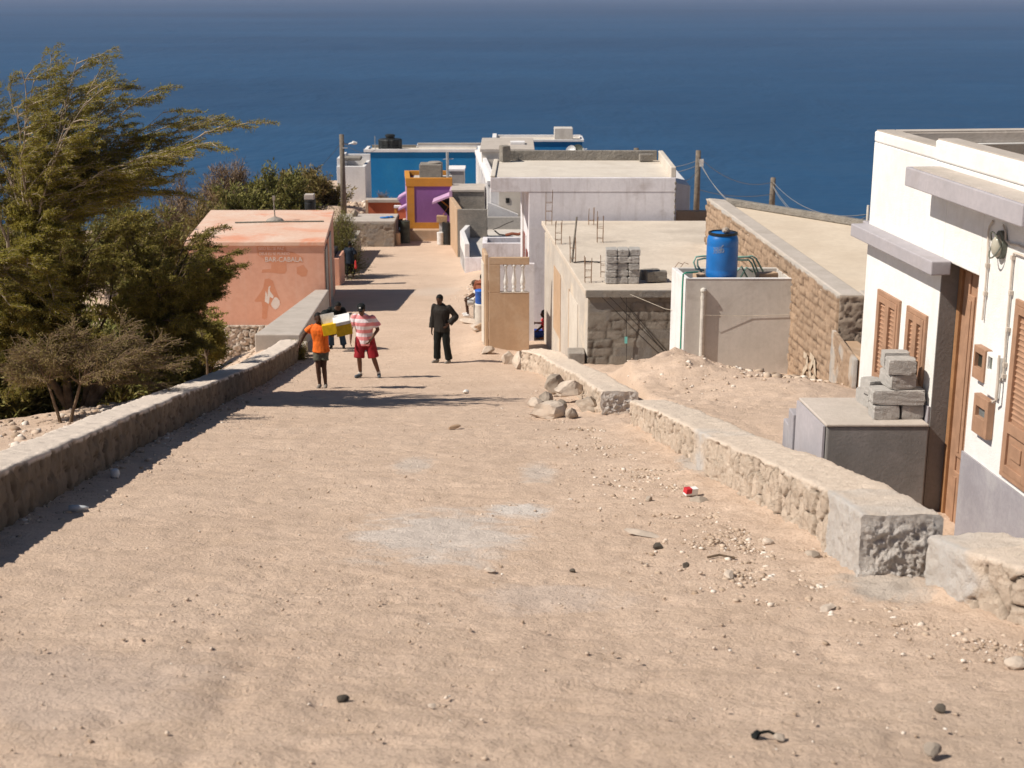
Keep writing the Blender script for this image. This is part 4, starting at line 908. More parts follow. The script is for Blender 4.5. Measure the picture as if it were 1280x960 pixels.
# ================================================================== PINK BAR
dK=47.5; zK=Z(302,dK); xk0,xk1=X(234,302,dK),X(404.5,302,dK); dKb=zK/Z(263,1.0); kK=-.075
bar=thing('pink_bar','low faded pink bar building with a flat roof, lettering on its front wall','building',((xk0+xk1)/2,dK+3,-10.6))
zkb=Z(407,dK)
bm=B(); box(bm,xk0,xk1,dK,dKb,-13,zK-.14,kK); obj('wall',bm,'pink_wall',bar,.015)
bm=B(); box(bm,xk0-.1,xk1+.05,dK-.07,dKb+.1,zK-.14,zK,kK,dK); rf=obj('roof',bm,'pink_roof',bar,.02)
bm=B(); c=P(346,273,dK+4.8); lathe(bm,(c.x,dK+4.4,zK-.01),[(.34,0),(.26,.08),(.12,.13),(.05,.16)],12); obj('cement_mound',bm,'raw_cement',rf)
bm=B(); tube(bm,[(c.x,dK+4.4,zK+.05),(c.x-.02,dK+4.4,zK+.85)],.022,8); box(bm,c.x-.06,c.x+.03,dK+4.35,dK+4.45,zK+.75,zK+.9); obj('mast',bm,'grey_wood',rf)
bm=B(); tube(bm,[(X(262,278,47),dK+3.8,zK+.03),(X(330,276,48),dK+4.0,zK+.035),(X(387,275,48),dK+4.1,zK+.03)],.025,6); obj('roof_pipe',bm,'green_paint',rf)
panel('stone_foundation',(xk0-.1,dK-.02,-12.6),(1,0,0),(0,0,1),X(372,420,dK)-xk0,12.6+zkb+.02,'rubble_stone',bar,'voro',.28,.2,.10,31,.035,.22,depth=.12,cement=lambda u,v:np.clip((u-2.75+.5*fbm(u*2,v*3,3,2))/.2,0,1)*1.0)
bm=B(); box(bm,xk0-.3,xk0+.02,dK-.25,dK+.2,-13,Z(380,dK)); obj('buttress',bm,'rough_block',bar,.04)
U1=Vector((1,0,0))
def bt(s,px,py,hpx,mat,wpx,nm='lettering'):
    c=P(px,py,dK-.012); o=text_mesh(s,hpx*dK/FP/.70,mat,nm,bar,Vector((c.x,dK-.006,c.z)),U1,UP,.001)
    xs=[v.co.x for v in o.data.vertices]; w=max(xs)-min(xs); k=wpx*dK/FP/w; x0=min(xs)
    for v in o.data.vertices: v.co.x=x0+(v.co.x-x0)*k
    return o
# faded paint blotches of real shape
def blob(pts,mat,off=-.003,nm='paint_patch',jit=1):
    from mathutils.geometry import tessellate_polygon
    bm=B(); f=[P(x,y,dK) for x,y in pts]; a=[bm.verts.new((p.x,dK+off*.5-.0008,p.z)) for p in f]; b=[bm.verts.new((p.x,dK+off*.5+.001,p.z)) for p in f]; n=len(a)
    for t in tessellate_polygon([[Vector((p.x,p.z,0)) for p in f]]):
        try: bm.faces.new([a[i] for i in t])
        except ValueError: pass
    for i in range(n): bm.faces.new((a[i],b[i],b[(i+1)%n],a[(i+1)%n]))
    return obj(nm,bm,mat,bar)
blob([(320.5,303.5),(354,303.5),(357,309),(358,314),(366,315),(374,319),(379,322),(379,328),(358,329),(358.5,338),(356,342),(349,342),(341,341),(336,340.5),(327,341),(328,337),(339,336),(339,329),(331,327),(329,323),(322,319),(321,312)],'pink_paint')
blob([(331,349),(336,348),(341,351),(344,360),(348,370),(351,378),(346,386),(340,385),(336,381),(334,390),(334,397),(331,399.5),(327.5,398),(328,385),(327,377),(320,377.5),(318,376),(324,368),(329,360)],'pink_paint')
blob([(371,334),(379,331),(385,338),(383,345),(377,346),(371,342)],'pink_paint')
wm=[[(335,363),(336,358.5),(338,357),(338,358.5),(337,361),(337.5,364),(342,370),(341.5,373),(337,371),(336.5,378),(335.5,380),(333,378),(331,377),(331.5,370),(332,363.5),(334,368),(334.5,372)],
    [(343.5,371.5),(346.5,372),(349.5,376),(350,380.5),(347.5,385),(344,387),(340.5,384),(338.5,380.5),(341,375)]]
for w_ in wm: blob(w_,'white_paint_mark',-.006,'painted_figure')
bt('ISSO EU SE PAZ',323,312.5,4.0,'faded_letter',32); bt('DEUS EU SE MUNDO',324,319,4.0,'faded_letter',38); bt('BAR-CABALA',331,327.3,6.3,'white_paint_mark',47)
sdK=Vector((kK,1,0)).normalized(); snK=Vector((1,-kK,0)).normalized(); ok_=Vector((xk1,dK,0))
bm=B(); obox(bm,ok_,sdK,UP,snK,.3,1.5,-11.2,-8.6,.0,.04); obj('door',bm,'sheet_metal',bar); 
bm=B(); obox(bm,ok_,sdK,UP,snK,2.2,4.2,-11.4,-8.6,.0,.04); obj('door',bm,'sheet_metal',bar)
bm=B(); obox(bm,ok_,sdK,UP,snK,1.5,2.2,-11.5,-8.45,.0,.07); obj('pier',bm,'pink_wall',bar)
# pink gate posts further on
gp=thing('gate_porch','brick red porch walls with a pink post in the shade beside the bar','porch',(-7,57,-11.5))
bm=B(); box(bm,X(402,350,57),X(418,350,57),57,57.3,-13,Z(326,57)); obj('wall',bm,'red_wall',gp,.02)
bm=B(); box(bm,X(418,350,57)+.004,X(425,350,57)+.02,56.8,58.6,-13,Z(322,57)); obj('post',bm,'pink_wall',gp,.02)
bm=B(); box(bm,X(400,350,57)-.3,X(418,350,57)-.01,56.9,58.6,Z(326,57)+.003,Z(316,57)); obj('canopy',bm,'dark_opening_and_shade',gp,.02)
# black cistern behind the bar
d=dKb+2.5; c=P(388,262,d); bt_=thing('black_cistern','black plastic cistern with a cement slab on top, behind the pink bar roof','cistern',c-Vector((0,0,1)))
bm=B(); r_=X(395,260,d)-X(388,260,d); lathe(bm,(c.x,c.y,c.z-1),[(r_,0),(r_,1+.25),(r_*.95,1.3),(r_,1.35),(r_*.97,1+Z(249,d)-c.z)],20); obj('body',bm,'black_plastic',bt_,smooth=False)
bm=B(); box(bm,c.x-r_*.9,c.x+r_*.8,c.y-.2,c.y+.2,Z(249,d)+.002,Z(242.5,d)); obj('slab',bm,'cement_top',bt_,.02)
# ================================================================== FAR VILLAGE
# blue house with the black tank
dG=92.0
bh=thing('blue_house','long bright blue house wall with white roof edge, below the sea on the left','house',(-5,dG,-14))
x0,x1=X(457,200,dG),X(597,200,dG)
bm=B(); box(bm,x0,x1,dG,dG+3.2,-15,Z(190,dG)); obj('wall',bm,'blue_wall',bh)
bm=B(); box(bm,x0-.1,x1+.05,dG-.1,dG+.12,Z(190,dG)+.002,Z(186.5,dG)); box(bm,x0-.1,x0+.1,dG+.12,dG+2.4,Z(190,dG)+.002,Z(187.5,dG)); obj('coping',bm,'white_wall',bh)
bm=B(); box(bm,x0+.2,x1-.1,dG+.13,dG+3.1,Z(190,dG)+.004,Z(190,dG)+.03); obj('roof',bm,'cream_wall',bh)
bm=B(); box(bm,x0+.2,X(520,186,dG+2),dG+2.2,dG+2.4,Z(190,dG)+.03,Z(190,dG)+.2); obj('rear_parapet',bm,'rough_block',bh)
du=dG+2.5
bm=B(); box(bm,X(521,180,du),X(601,180,du),du,du+.2,Z(190,dG)+.03,Z(180.5,du)); box(bm,X(521,180,du),X(521,180,du)+.2,du+.2,du+.6,Z(190,dG)+.03,Z(180.5,du)-.01); ur=obj('upper_roof_wall',bm,'white_wall',bh,.02)
bm=B(); box(bm,X(522,180,du),X(601,180,du),du-.02,du+.24,Z(180.5,du)+.002,Z(179,du)); obj('coping',bm,'cement_top',ur)
c=P(488,189,dG+1.0); c.z=Z(190,dG)+.03; rt=X(503,178,dG+1.2)-X(488,178,dG+1.2); Ht=Z(173,dG+1.2)-c.z
bt2=thing('black_tank','big ribbed black water tank on the roof of the blue house','water tank',c)
bm=B(); n=48; prof=[(.94,0),(1,.06),(1,.48),(.96,.5),(1,.52),(1,.9),(.9,1.0),(.35,1.06)]
rings=[[bm.verts.new((c.x+rt*r*(1-.05*(j%4<2))*math.cos(2*math.pi*j/n),c.y+rt*r*(1-.05*(j%4<2))*math.sin(2*math.pi*j/n),c.z+Ht*z)) for j in range(n)] for r,z in prof]
for a,b_ in zip(rings,rings[1:]):
    for j in range(n): bm.faces.new((a[j],a[(j+1)%n],b_[(j+1)%n],b_[j]))
bm.faces.new(rings[-1]); obj('body',bm,'black_plastic',bt2)
bm=B(); lathe(bm,(c.x,c.y,c.z+Ht*1.06),[(rt*.36,0),(rt*.36,.1),(rt*.42,.11),(rt*.42,.2),(rt*.3,.25)],16); obj('lid',bm,'black_plastic',bt2)
bm=B(); b_=P(469,187,dG+1); tube(bm,[b_,Vector((b_.x,b_.y,Z(170,dG+1)))],.03,5); solo('aerial_rod',bm,'galvanised','thin upright rod on the blue house roof left of the black tank','aerial')
# second blue house
dH=106.0; x0,x1=X(617,180,dH),X(728,180,dH)
b2=thing('blue_house','second blue house further right with white roof edge and a concrete box on top','house',(3,dH,-14))
bm=B(); box(bm,x0,x1,dH,dH+3.0,-20,Z(177,dH)); obj('wall',bm,'blue_wall',b2)
bm=B(); box(bm,x0+.2,x1-.1,dH+.1,dH+2.8,Z(177,dH)+.003,Z(177,dH)+.02); obj('roof',bm,'cream_wall',b2)
bm=B(); box(bm,x0-.1,x1+.1,dH-.1,dH+.1,Z(177,dH)+.003,Z(174.5,dH)); box(bm,x0-.1,x0+.2,dH+.101,dH+3.0,Z(177,dH)+.003,Z(172,dH)); box(bm,x0+.21,x1,dH+2.8,dH+3.0,Z(177,dH),Z(177,dH)+.2); box(bm,x1-.1,x1+.1,dH+.101,dH+3.0,Z(177,dH)+.003,Z(174.5,dH)-.01); obj('parapet',bm,'white_wall',b2)
bm=B(); box(bm,X(693,170,dH+.4),X(716,170,dH+.4),dH+.4,dH+1.8,Z(177,dH),Z(160.5,dH+.4)); rb=obj('roof_box',bm,'grey_cement',b2,.03)
dI=99.0; 
ex=thing('flat_roofed_house','far house showing only its pale flat roof and low parapet below the second blue house','house',(6,dI,-14))
bm=B(); prism(bm,[(X(640,199,dI),dI),(X(752,199,dI),dI),(X(741,192,dI),dI+5),(X(650,192,dI),dI+5)],-19,Z(199,dI)); obj('body',bm,'cream_wall',ex,.03)
bm=B(); box(bm,X(668,196,dI+.3),X(726,196,dI+.3),dI+2.6,dI+2.8,Z(199,dI)+.003,Z(192.5,dI+2.6)); obj('parapet',bm,'rough_block',ex)
bm=B(); box(bm,X(726,196,dI)+.05,X(742,196,dI),dI+.5,dI+2.6,Z(199,dI)+.003,Z(199,dI)+.3); obj('skylight',bm,'white_wall',ex,.02)
for i,(px,s_) in enumerate(((714,.38),(722,.45))):
    c=P(px,188.5,dI+2.4); t_=thing('satellite_dish',('smaller left' if i==0 else 'larger right')+' satellite dish of the two by the second blue house','satellite dish',Vector((c.x,c.y,c.z-.6)),'satellite dishes on the far roof')
    bm=B(); ax=Vector((-.4,-.8,.45)).normalized(); s1,t1=frame_of(ax); rg=[]
    for k in range(4):
        r=s_*k/3; rg.append([bm.verts.new(c+s1*r*math.cos(a*math.pi/8)+t1*r*math.sin(a*math.pi/8)+ax*(.5*r*r)) for a in range(16)])
    for a,b_ in zip(rg,rg[1:]):
        for j in range(16): bm.faces.new((a[j],a[(j+1)%16],b_[(j+1)%16],b_[j]))
    bmesh.ops.remove_doubles(bm,verts=bm.verts,dist=1e-4); d_=obj('dish',bm,'galvanised' if i==0 else 'drum_green',t_)
    md=d_.modifiers.new('s','SOLIDIFY'); md.thickness=.02
    bm=B(); tube(bm,[c,Vector((c.x,c.y+.1,c.z-.3)),Vector((c.x,c.y+.1,c.z-.62))],.03,6); obj('mount',bm,'galvanised',t_)
bm=B(); b_=P(729,197,dI+1); tube(bm,[b_,b_+Vector((0,0,.65))],.04,6); tube(bm,[b_+Vector((-.05,0,.55)),b_+Vector((.25,0,.6))],.03,6); solo('roof_pipe',bm,'white_plastic','white pipe standing on the far roof right of the satellite dishes','pipe')
# white block left of the blue house
dW=84.0; wb=thing('white_block_house','small weathered white house with an open top, left of the blue house','house',(-9,dW,-13.5))
x0,x1=X(421.5,230,dW),X(457,230,dW); zt2=Z(208,dW)
bm=B(); box(bm,x0,x1,dW,dW+.25,-15,zt2); box(bm,x0,x0+.25,dW+.251,dW+3.4,-15,Z(197,dW+.5)); box(bm,x0+.251,x1,dW+3.2,dW+3.4,-15,zt2+.35); box(bm,x1-.2,x1,dW+.251,dW+3.19,-15,zt2-.004); obj('wall',bm,'white_wall',wb,.02)
bm=B(); box(bm,x0+.251,x1-.2,dW+.26,dW+3.1,zt2-.5,zt2-.35); obj('roof',bm,'cream_wall',wb)
bm=B(); box(bm,x0+.1,x0+1.3,dW+.9,dW+1.9,zt2+.22,zt2+.4); obj('slab',bm,'rough_block',wb,.03)
bm=B(); box(bm,x0+1.1,x1-.21,dW+.3,dW+.5,zt2-.3,zt2-.05); obj('inner_rim',bm,'grey_cement',wb)
# street pole
def pole(px,pyt,pyb,d,r,label,mat='wood_pole',arm=None):
    b_=P(px,pyb,d); t_=thing('utility_pole',label,'utility pole',b_)
    top=Vector((b_.x,b_.y,Z(pyt,d))); bm=B(); tube(bm,[b_+Vector((0,0,-.3)),top],r,10,r2=r*.75); obj('pole',bm,mat,t_,smooth=True)
    return t_,top
t_,top=pole(430,168,268,75.5,.16,'grey wooden pole with a street lamp arm left of the blue house')
bm=B(); q=Vector((top.x,top.y,Z(180,75.5))); tube(bm,[q,q+Vector((.35,0,.0)),q+Vector((.55,-.05,.06))],.03,6); obj('lamp_arm',bm,'galvanised',t_)
bm=B(); tube(bm,[q+Vector((.5,-.05,.04)),q+Vector((.62,-.05,.07)),q+Vector((.8,-.05,.05))],[.04,.1,.05],8); obj('lamp_head',bm,'white_plastic',t_)
bm=B(); tube(bm,[q+Vector((.0,-.1,-.2)),q+Vector((.3,-.1,-.2))],.025,5); obj('bracket',bm,'galvanised',t_)
P1=top
t_,PA=pole(870,188,275,60,.14,'tall grey utility pole with many wires right of the lavender house')
bm=B(); box(bm,PA.x+.05,PA.x+.22,PA.y-.1,PA.y+.1,PA.z-.65,PA.z-.35); obj('insulator_box',bm,'white_plastic',t_)
t_,PB=pole(964.5,222,262,66,.15,'shorter grey utility pole above the stone house roof')
t_,PC=pole(795,185,205,88,.2,'utility pole top rising behind the lavender house roof')
cables=[]
def cable(a,b_,sag,label,r=.013):
    pts=[a.lerp(b_,i/14)+Vector((0,0,-sag*4*(i/14)*(1-i/14))) for i in range(15)]
    bm=B(); tube(bm,pts,r,4); solo('power_cable',bm,'cable',label,'cable','overhead cables',base=a)
cable(PA-Vector((0,0,.25)),PB-Vector((0,0,.2)),.5,'upper cable sagging from the tall pole to the shorter pole')
cable(PA-Vector((0,0,.3)),P(928,263,52),.35,'cable dropping steeply from the tall pole to the stone house roof, left one')
cable(PA-Vector((0,0,.4)),P(940,266,50),.4,'cable dropping from the tall pole to the stone house roof, right one')
cable(PA-Vector((0,0,1.6)),PB-Vector((0,0,.75)),.2,'lower cable from the tall pole past the shorter pole')
cable(PB-Vector((0,0,.2)),P(1084,268,44),.55,'upper cable from the shorter pole down to the white house')
cable(PB-Vector((0,0,.35)),P(1084,271,42),.9,'lower cable from the shorter pole down to the white house')
cable(PB-Vector((0,0,.4)),P(1010,276,46),.25,'cable dropping from the shorter pole onto the stone house roof')
cable(PA-Vector((0,0,.4)),PC-Vector((0,0,.4)),.5,'upper cable from the tall pole to the pole behind the lavender house')
cable(PA-Vector((0,0,.6)),PC-Vector((0,0,.5)),.6,'second cable from the tall pole to the pole behind the lavender house')
cable(PA-Vector((0,0,.8)),P(845,222,50),.25,'short cable from the tall pole to the lavender house corner')
cable(P1-Vector((0,0,.4)),P(300,262,95),1.0,'cable running left from the lamp pole over the bushes')
cable(P1-Vector((0,0,.3)),P(470,187,91),.4,'cable running right from the lamp pole to the blue house')
# red walls
rw=thing('red_wall','low brick red yard wall with pale top beside the purple house','wall',(-8,78,-12.5))
dr_=78.0; bm=B(); box(bm,X(459,255,dr_),X(503,255,dr_),dr_,dr_+.25,-13.5,Z(253,dr_)); obj('body',bm,'red_wall',rw)
bm=B(); box(bm,X(457,255,dr_),X(504,255,dr_),dr_-.15,dr_+.5,Z(253,dr_)+.003,Z(249,dr_)); obj('coping',bm,'cement_top',rw,.02)
bm=B(); box(bm,X(457,255,dr_-.4),X(460,255,dr_-.4),dr_-.5,dr_-.3,-13,Z(249,dr_)); obj('post',bm,'tan_render',rw)
dq=74.5; sb_=thing('orange_porch','small orange and red porch wall left of the purple house','porch',(-5.6,dq,-12.5))
bm=B(); box(bm,X(495,265,dq)+.12,X(509,265,dq),dq+.02,dq+.3,Z(273,dq),Z(260,dq)); obj('panel',bm,'red_wall',sb_)
bm=B(); box(bm,X(493,265,dq),X(496,265,dq),dq,dq+.3,-13,Z(260,dq)); obj('post',bm,'orange_trim',sb_)
bm=B(); box(bm,X(493,265,dq)-.02,X(501,265,dq),dq-.04,dq+.32,Z(260,dq)+.002,Z(257.5,dq)); obj('slab',bm,'white_wall',sb_)
# purple house
dU=72.0; x0,x1=X(509,250,dU),X(565,250,dU); zU=Z(223,dU); kU=-.09
ph=thing('purple_house','small purple house with mustard orange borders at the bottom of the road','house',((x0+x1)/2,dU+3,-12.6))
bm=B(); box(bm,x0,x1,dU,dU+3.2,-13.2,zU-.25,kU); obj('wall',bm,'purple_wall',ph)
bw=.36
bm=B(); box(bm,x0-.01,x0+bw,dU-.03,dU-.003,-13.2,zU-.3); box(bm,x0-.01,x1,dU-.03,dU-.003,zU-.3+.0005,zU-.28-.0); box(bm,x0+bw+.002,x1,dU-.03,dU-.003,-13.2,Z(278,dU)); obj('painted_border',bm,'orange_trim',ph)
bm=B(); box(bm,x0-.06,x1+.02,dU-.05,dU+.2,zU-.4,zU+.02); box(bm,x0-.06,x0+.18,dU+.201,dU+3.1,zU-.24,zU+.015,kU,dU); box(bm,x0+.19,x1,dU+2.9,dU+3.1,zU-.24,zU+.012,kU,dU); obj('parapet',bm,'orange_trim',ph,.015)
bm=B(); box(bm,x0+.2,x1-.1,dU+.21,dU+2.8,zU-.24,zU-.2); obj('roof',bm,'grey_cement',ph)
sdU=Vector((kU,1,0)).normalized(); snU=Vector((-1,kU,0)).normalized(); ou=Vector((x0,dU,0))
bm=B(); obox(bm,ou,sdU,UP,snU,.05,3.1,-13.2,zU-.26,.003,.03); obj('lit_side',bm,'lilac_wall',ph)  # lilac over the purple: sunlit tone of the left wall as colour
def awn(x_,y_,z_,out,drop,dep,name,parent,dirx,mat='lilac_wall',under='dark_opening_and_shade'):
    bm=B(); t=.09
    hexa(bm,[(x_,y_,z_-t),(x_+dirx*out,y_,z_-drop-t),(x_+dirx*out,y_+dep,z_-drop-t),(x_,y_+dep,z_-t),(x_,y_,z_),(x_+dirx*out,y_,z_-drop),(x_+dirx*out,y_+dep,z_-drop),(x_,y_+dep,z_)])
    a=obj(name,bm,mat,parent); return a
a=awn(x0-.04,dU+1.2,Z(240,dU+1.2),.55,.32,1.2,'awning',ph,-1)
bm=B(); v=[bm.verts.new(p) for p in ((x0-.04,dU+1.2,Z(243,dU+1.2)),(x0-.55,dU+1.2,Z(250,dU+1.2)),(x0-.04,dU+1.2,Z(268,dU+1.2)),(x0-.04,dU+1.3,Z(243,dU+1.2)),(x0-.55,dU+1.3,Z(250,dU+1.2)),(x0-.04,dU+1.3,Z(268,dU+1.2)))]
for f in ((0,1,2),(3,5,4),(0,3,4,1),(1,4,5,2),(2,5,3,0)): bm.faces.new([v[i] for i in f])
obj('awning_cheek',bm,'purple_wall',a)
a=awn(x0-.04,dU+.3,Z(256,dU+.3),.45,.22,.8,'awning',ph,-1)
bm=B(); box(bm,x0+.1,x1-.5,dU-.5,dU-.04,-13,Z(287,dU-.4)); bn=thing('low_bench',"mustard brown block bench at the foot of the purple house",'bench',((x0+x1)/2,dU-.3,-12.6)); obj('seat',bm,'tan_render',bn,.04)
# roof blocks on purple house
bm=B(); box(bm,X(524,215,dU+1),X(552,215,dU+1),dU+1,dU+2.2,zU-.2,Z(206,dU+1)); wt=thing('block_cistern','rough grey block cistern with a round lid on the purple house roof','cistern',(-4.1,dU+2.6,zU-.2)); obj('body',bm,'rough_block',wt,.03)
bm=B(); c=P(540,205,dU+2.6); lathe(bm,(c.x+.2,dU+1.6,Z(206,dU+1)+.003),[(.36,0),(.36,.06),(.3,.09)],16); obj('lid',bm,'raw_cement',wt)
bm=B(); b_=P(559.5,222,dU+1.0); tube(bm,[(b_.x,b_.y,zU-.2),(b_.x,b_.y,Z(190,dU+1))],.07,8); mp=thing('mast','pale mast with small aerial arms on the purple house roof','mast',(b_.x,b_.y,zU-.2)); obj('pole',bm,'galvanised',mp)
bm=B(); tube(bm,[(b_.x-.22,b_.y,Z(199,dU+1)),(b_.x+.3,b_.y,Z(198.5,dU+1))],.02,5); obj('arm',bm,'galvanised',mp)
# structures right of the purple house
dv=76.0; gb=thing('grey_outbuilding','grey block outbuilding with white edge between the purple house and the ribbed white house','outbuilding',(-3,dv,-13))
bm=B(); box(bm,X(562,225,dv),X(580,225,dv),dv,dv+1.6,-13.5,Z(214,dv)); obj('wall',bm,'block_grey',gb,.02)
bm=B(); box(bm,X(560,225,dv),X(581,225,dv),dv-.05,dv+1.65,Z(214,dv)+.003,Z(211.5,dv)); obj('coping',bm,'white_wall',gb)
ya=thing('yard_wall','dark rough grey yard wall with a pale top, right of the purple house','wall',(-2.6,70,-12.8))
dy=70.5; xw0=X(566,245,dy); 
bm=B(); box(bm,xw0-.03,X(598,245,dy)+.3,dy,dy+.3,-13.5,Z(240,dy)); obj('body',bm,'rough_block',ya,.02)
bm=B(); box(bm,xw0-.1,X(598,245,dy)+.3,dy-.06,dy+2.2,Z(240,dy)+.003,Z(240,dy)+.12); obj('top_slab',bm,'cement_top',ya,.02)
yb2=thing('yard_wall','nearer rough grey yard wall with a tan lit side, right of the dark barrel','wall',(-2.2,66,-12.8))
dy2=66.0; xw=X(572,280,dy2)
bm=B(); box(bm,xw,X(598,245,dy2)+.4,dy2,dy2+.25,-13.5,Z(262,dy2)); obj('front',bm,'rough_block',yb2,.02)
bm=B(); v=hexa(bm,[(xw-.02,dy2+.02,-13.5),(xw+.2,dy2+.26,-13.5),(X(562,262,dy)+.2,dy-.06,-13.5),(X(562,262,dy),dy-.06,-13.5),(xw-.02,dy2+.02,Z(262,dy2)+.01),(xw+.2,dy2+.26,Z(262,dy2)+.01),(X(562,262,dy)+.2,dy-.06,Z(246,dy)),(X(562,262,dy),dy-.06,Z(246,dy))]); obj('side',bm,'tan_render',yb2,.02)  # tan colour carries the sunlight on the grey wall's left face
# serving hatch flap propped over the purple wall
hx=X(563,250,dU-.4); fl=thing('hatch_flap','propped lilac hatch flap with dark underside beside the purple wall','flap',(hx,dU-.5,-12.5))
bm=B(); hexa(bm,[(hx,dU-1.5,Z(239,dU)-.1),(hx,dU-.1,Z(239,dU)-.1),(hx-.85,dU-.1,Z(250,dU)),(hx-.85,dU-1.5,Z(250,dU)),(hx,dU-1.5,Z(239,dU)),(hx,dU-.1,Z(239,dU)),(hx-.85,dU-.1,Z(250,dU)+.1),(hx-.85,dU-1.5,Z(250,dU)+.1)]); obj('panel',bm,'lilac_wall',fl)
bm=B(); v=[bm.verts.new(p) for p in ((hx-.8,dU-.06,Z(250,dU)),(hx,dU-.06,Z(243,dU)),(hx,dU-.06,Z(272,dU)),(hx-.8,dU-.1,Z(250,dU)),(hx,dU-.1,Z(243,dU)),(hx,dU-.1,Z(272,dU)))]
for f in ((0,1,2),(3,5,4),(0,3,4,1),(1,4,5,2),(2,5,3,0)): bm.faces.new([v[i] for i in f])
obj('opening',bm,'dark_opening_and_shade',fl)  # dark triangle stands in for the shade under the flap
bm=B(); tube(bm,[(hx-.02,dU-.5,Z(258,dU)),(hx-.5,dU-.5,Z(248,dU))],.035,6); tube(bm,[(hx-.1,dU-.5,Z(256,dU)),(hx-.45,dU-.5,Z(270,dU))],.015,5); obj('strut',bm,'orange_trim',fl)
bm=B(); box(bm,hx,hx+.14,dU-1.6,dU,-13,Z(233,dU)); obj('jamb',bm,'lilac_wall',fl)
bm=B(); c0=P(553,277,dU-1.3); box(bm,X(546,275,dU-1.3),X(559,275,dU-1.3),dU-1.5,dU-1.1,Z(277.5,dU-1.3),Z(269.5,dU-1.3)); ct=thing('counter_box','tan wooden counter box under the propped hatch flap','box',(c0.x,c0.y,-12.4)); obj('box',bm,'carton',ct,.01)
bm=B(); box(bm,X(549,285,dU-1.2),X(553,285,dU-1.2),dU-1.3,dU-1.1,-12.6,Z(277.6,dU-1.3)); obj('leg',bm,'white_plastic',ct)
# barrels
def barrel(px,pyb,pyt,wpx,d,label,mat,ribs=True):
    c=P(px,pyb,d); c.z=zgs(c.x,d)-.02; r=wpx*d/FP/2; H=Z(pyt,d)-c.z
    t_=thing('barrel',label,'barrel',c); pr=[(r*.97,0),(r,.02)]
    for k in (.33,.66): pr+=[(r,H*k-.03),(r*1.03,H*k),(r,H*k+.03)]
    pr+=[(r,H-.02),(r*1.02,H),(r*.93,H),(r*.93,H-.05)]
    bm=B(); lathe(bm,c,pr,24); obj('body',bm,mat,t_,smooth=False)
    bm=B(); lathe(bm,(c.x,c.y,c.z+H-.06),[(r*.9,0),(r*.9,.03),(.04,.035)],20); obj('lid',bm,mat,t_); return t_
barrel(506.5,302,276,12.5,70.8,'dark green steel barrel at the left corner of the purple house','drum_green')
barrel(560,300,278,14.5,70.3,'black barrel under the hatch flap right of the purple wall','black_plastic')
bm=B(); c=P(550.5,298,70.2); c.z=zgs(c.x,c.y); lathe(bm,c,[(.13,0),(.16,.02),(.17,.6),(.15,.62)],14); solo('white_canister',bm,'white_plastic','tall white canister left of the black barrel','canister')
bm=B(); c=P(497,302,70.0); c.z=zgs(c.x,c.y); lathe(bm,c,[(.13,0),(.14,.02),(.14,.6),(.1,.62)],10); solo('pale_post',bm,'tan_render','short pale post between the stone shed and the green barrel','post')
# stone shed left
dS=69.5; ss=thing('stone_shed','low rough brown stone shed with a pale flat top, left of the purple house','shed',(-7.8,dS,-12.8)); x0,x1=X(425,285,dS)-.2,X(493,285,dS); zs=Z(276,dS); dsb=zs/Z(267,1.0)
bm=B(); box(bm,x0,x1,dS,dsb,-13.5,zs-.12); obj('wall',bm,'rough_block',ss)
panel('front_facing',(x0,dS,-13.1),(1,0,0),(0,0,1),x1-x0,13.1+zs-.1,'brown_rubble',ss,'voro',.3,.2,.06,51,.05,.2,depth=.05,cement=lambda u,v:np.clip((fbm(u*1.2,v*1.6,3,9)+.1)/.2,0,.8))
bm=B(); box(bm,x0-.06,x1+.04,dS-.06,dsb,zs-.119,zs); obj('roof',bm,'cement_top',ss,.03)
bm=B(); c=P(484,271,dS+1.0); 
for i in range(3): rock(bm,(c.x-.15+.17*i,dS+.8+.1*i,zs+.04),.15,i+80,2,.6,(1.4,1,.35))
solo('blue_cloth',bm,'blue_plastic','crumpled bright blue cloth on top of the stone shed','cloth')
bm=B(); c=P(444,268,dS+1.6); rock(bm,(c.x,dS+1.4,zs+.15),.22,91,2,.6,(.8,.8,1)); solo('rock',bm,'stone_grey','grey rock standing on the left part of the stone shed roof','rock')
# sloping kerb wall near the shed
bm=B(); A1,A2,B1_,B2_=P(416,320,61),P(433,320,61),P(437,288,68),P(451,288,68)
hexa(bm,[(A1.x,A1.y,-13),(A2.x,A2.y,-13),(B2_.x,B2_.y,-13.5),(B1_.x,B1_.y,-13.5),A1,A2,B2_,B1_]); solo('ramp_wall',bm,'cement_top','sloping low wall with bright top behind the woman in dark clothes','wall',bevel=.03)
# ================================================================== ROCKS AND LITTER
def rk(px,py,spx,label,mat='stone_pale',h=0,seed=0,sq=(1.2,1,.8),grp=None,d=None,name='rock',sub=2):
    g=G(px,py); z=zgs(g.x,g.y); s_=spx*g.y/FP/2*(1.12 if grp==RP and not name=='x' else 1)
    bm=B(); rock(bm,(g.x,g.y+s_*.5,z+s_*sq[2]*.55+h),s_,seed,sub,.45,sq); return solo(name,bm,mat,label,'rock',grp,smooth=False)
RP='rocks fallen from the right wall'
rk(683,524,40,'largest pale rock at the front left of the rock pile by the broken wall','stone_pale',0,11,(1.15,.9,.72),RP,sub=3)
rk(716,525,22,'squarish brown rock at the front of the rock pile','stone_grey',0,12,(.9,.8,1),RP,sub=3)
rk(735,517,34,'rounded grey rock at the right of the rock pile, against the wall','stone_grey',0,13,(1.1,.8,.7),RP,sub=3)
rk(714,505,36,'broad rock lying on top of the pile at its centre','stone_pale',.16,14,(1.2,.9,.6),RP,sub=3)
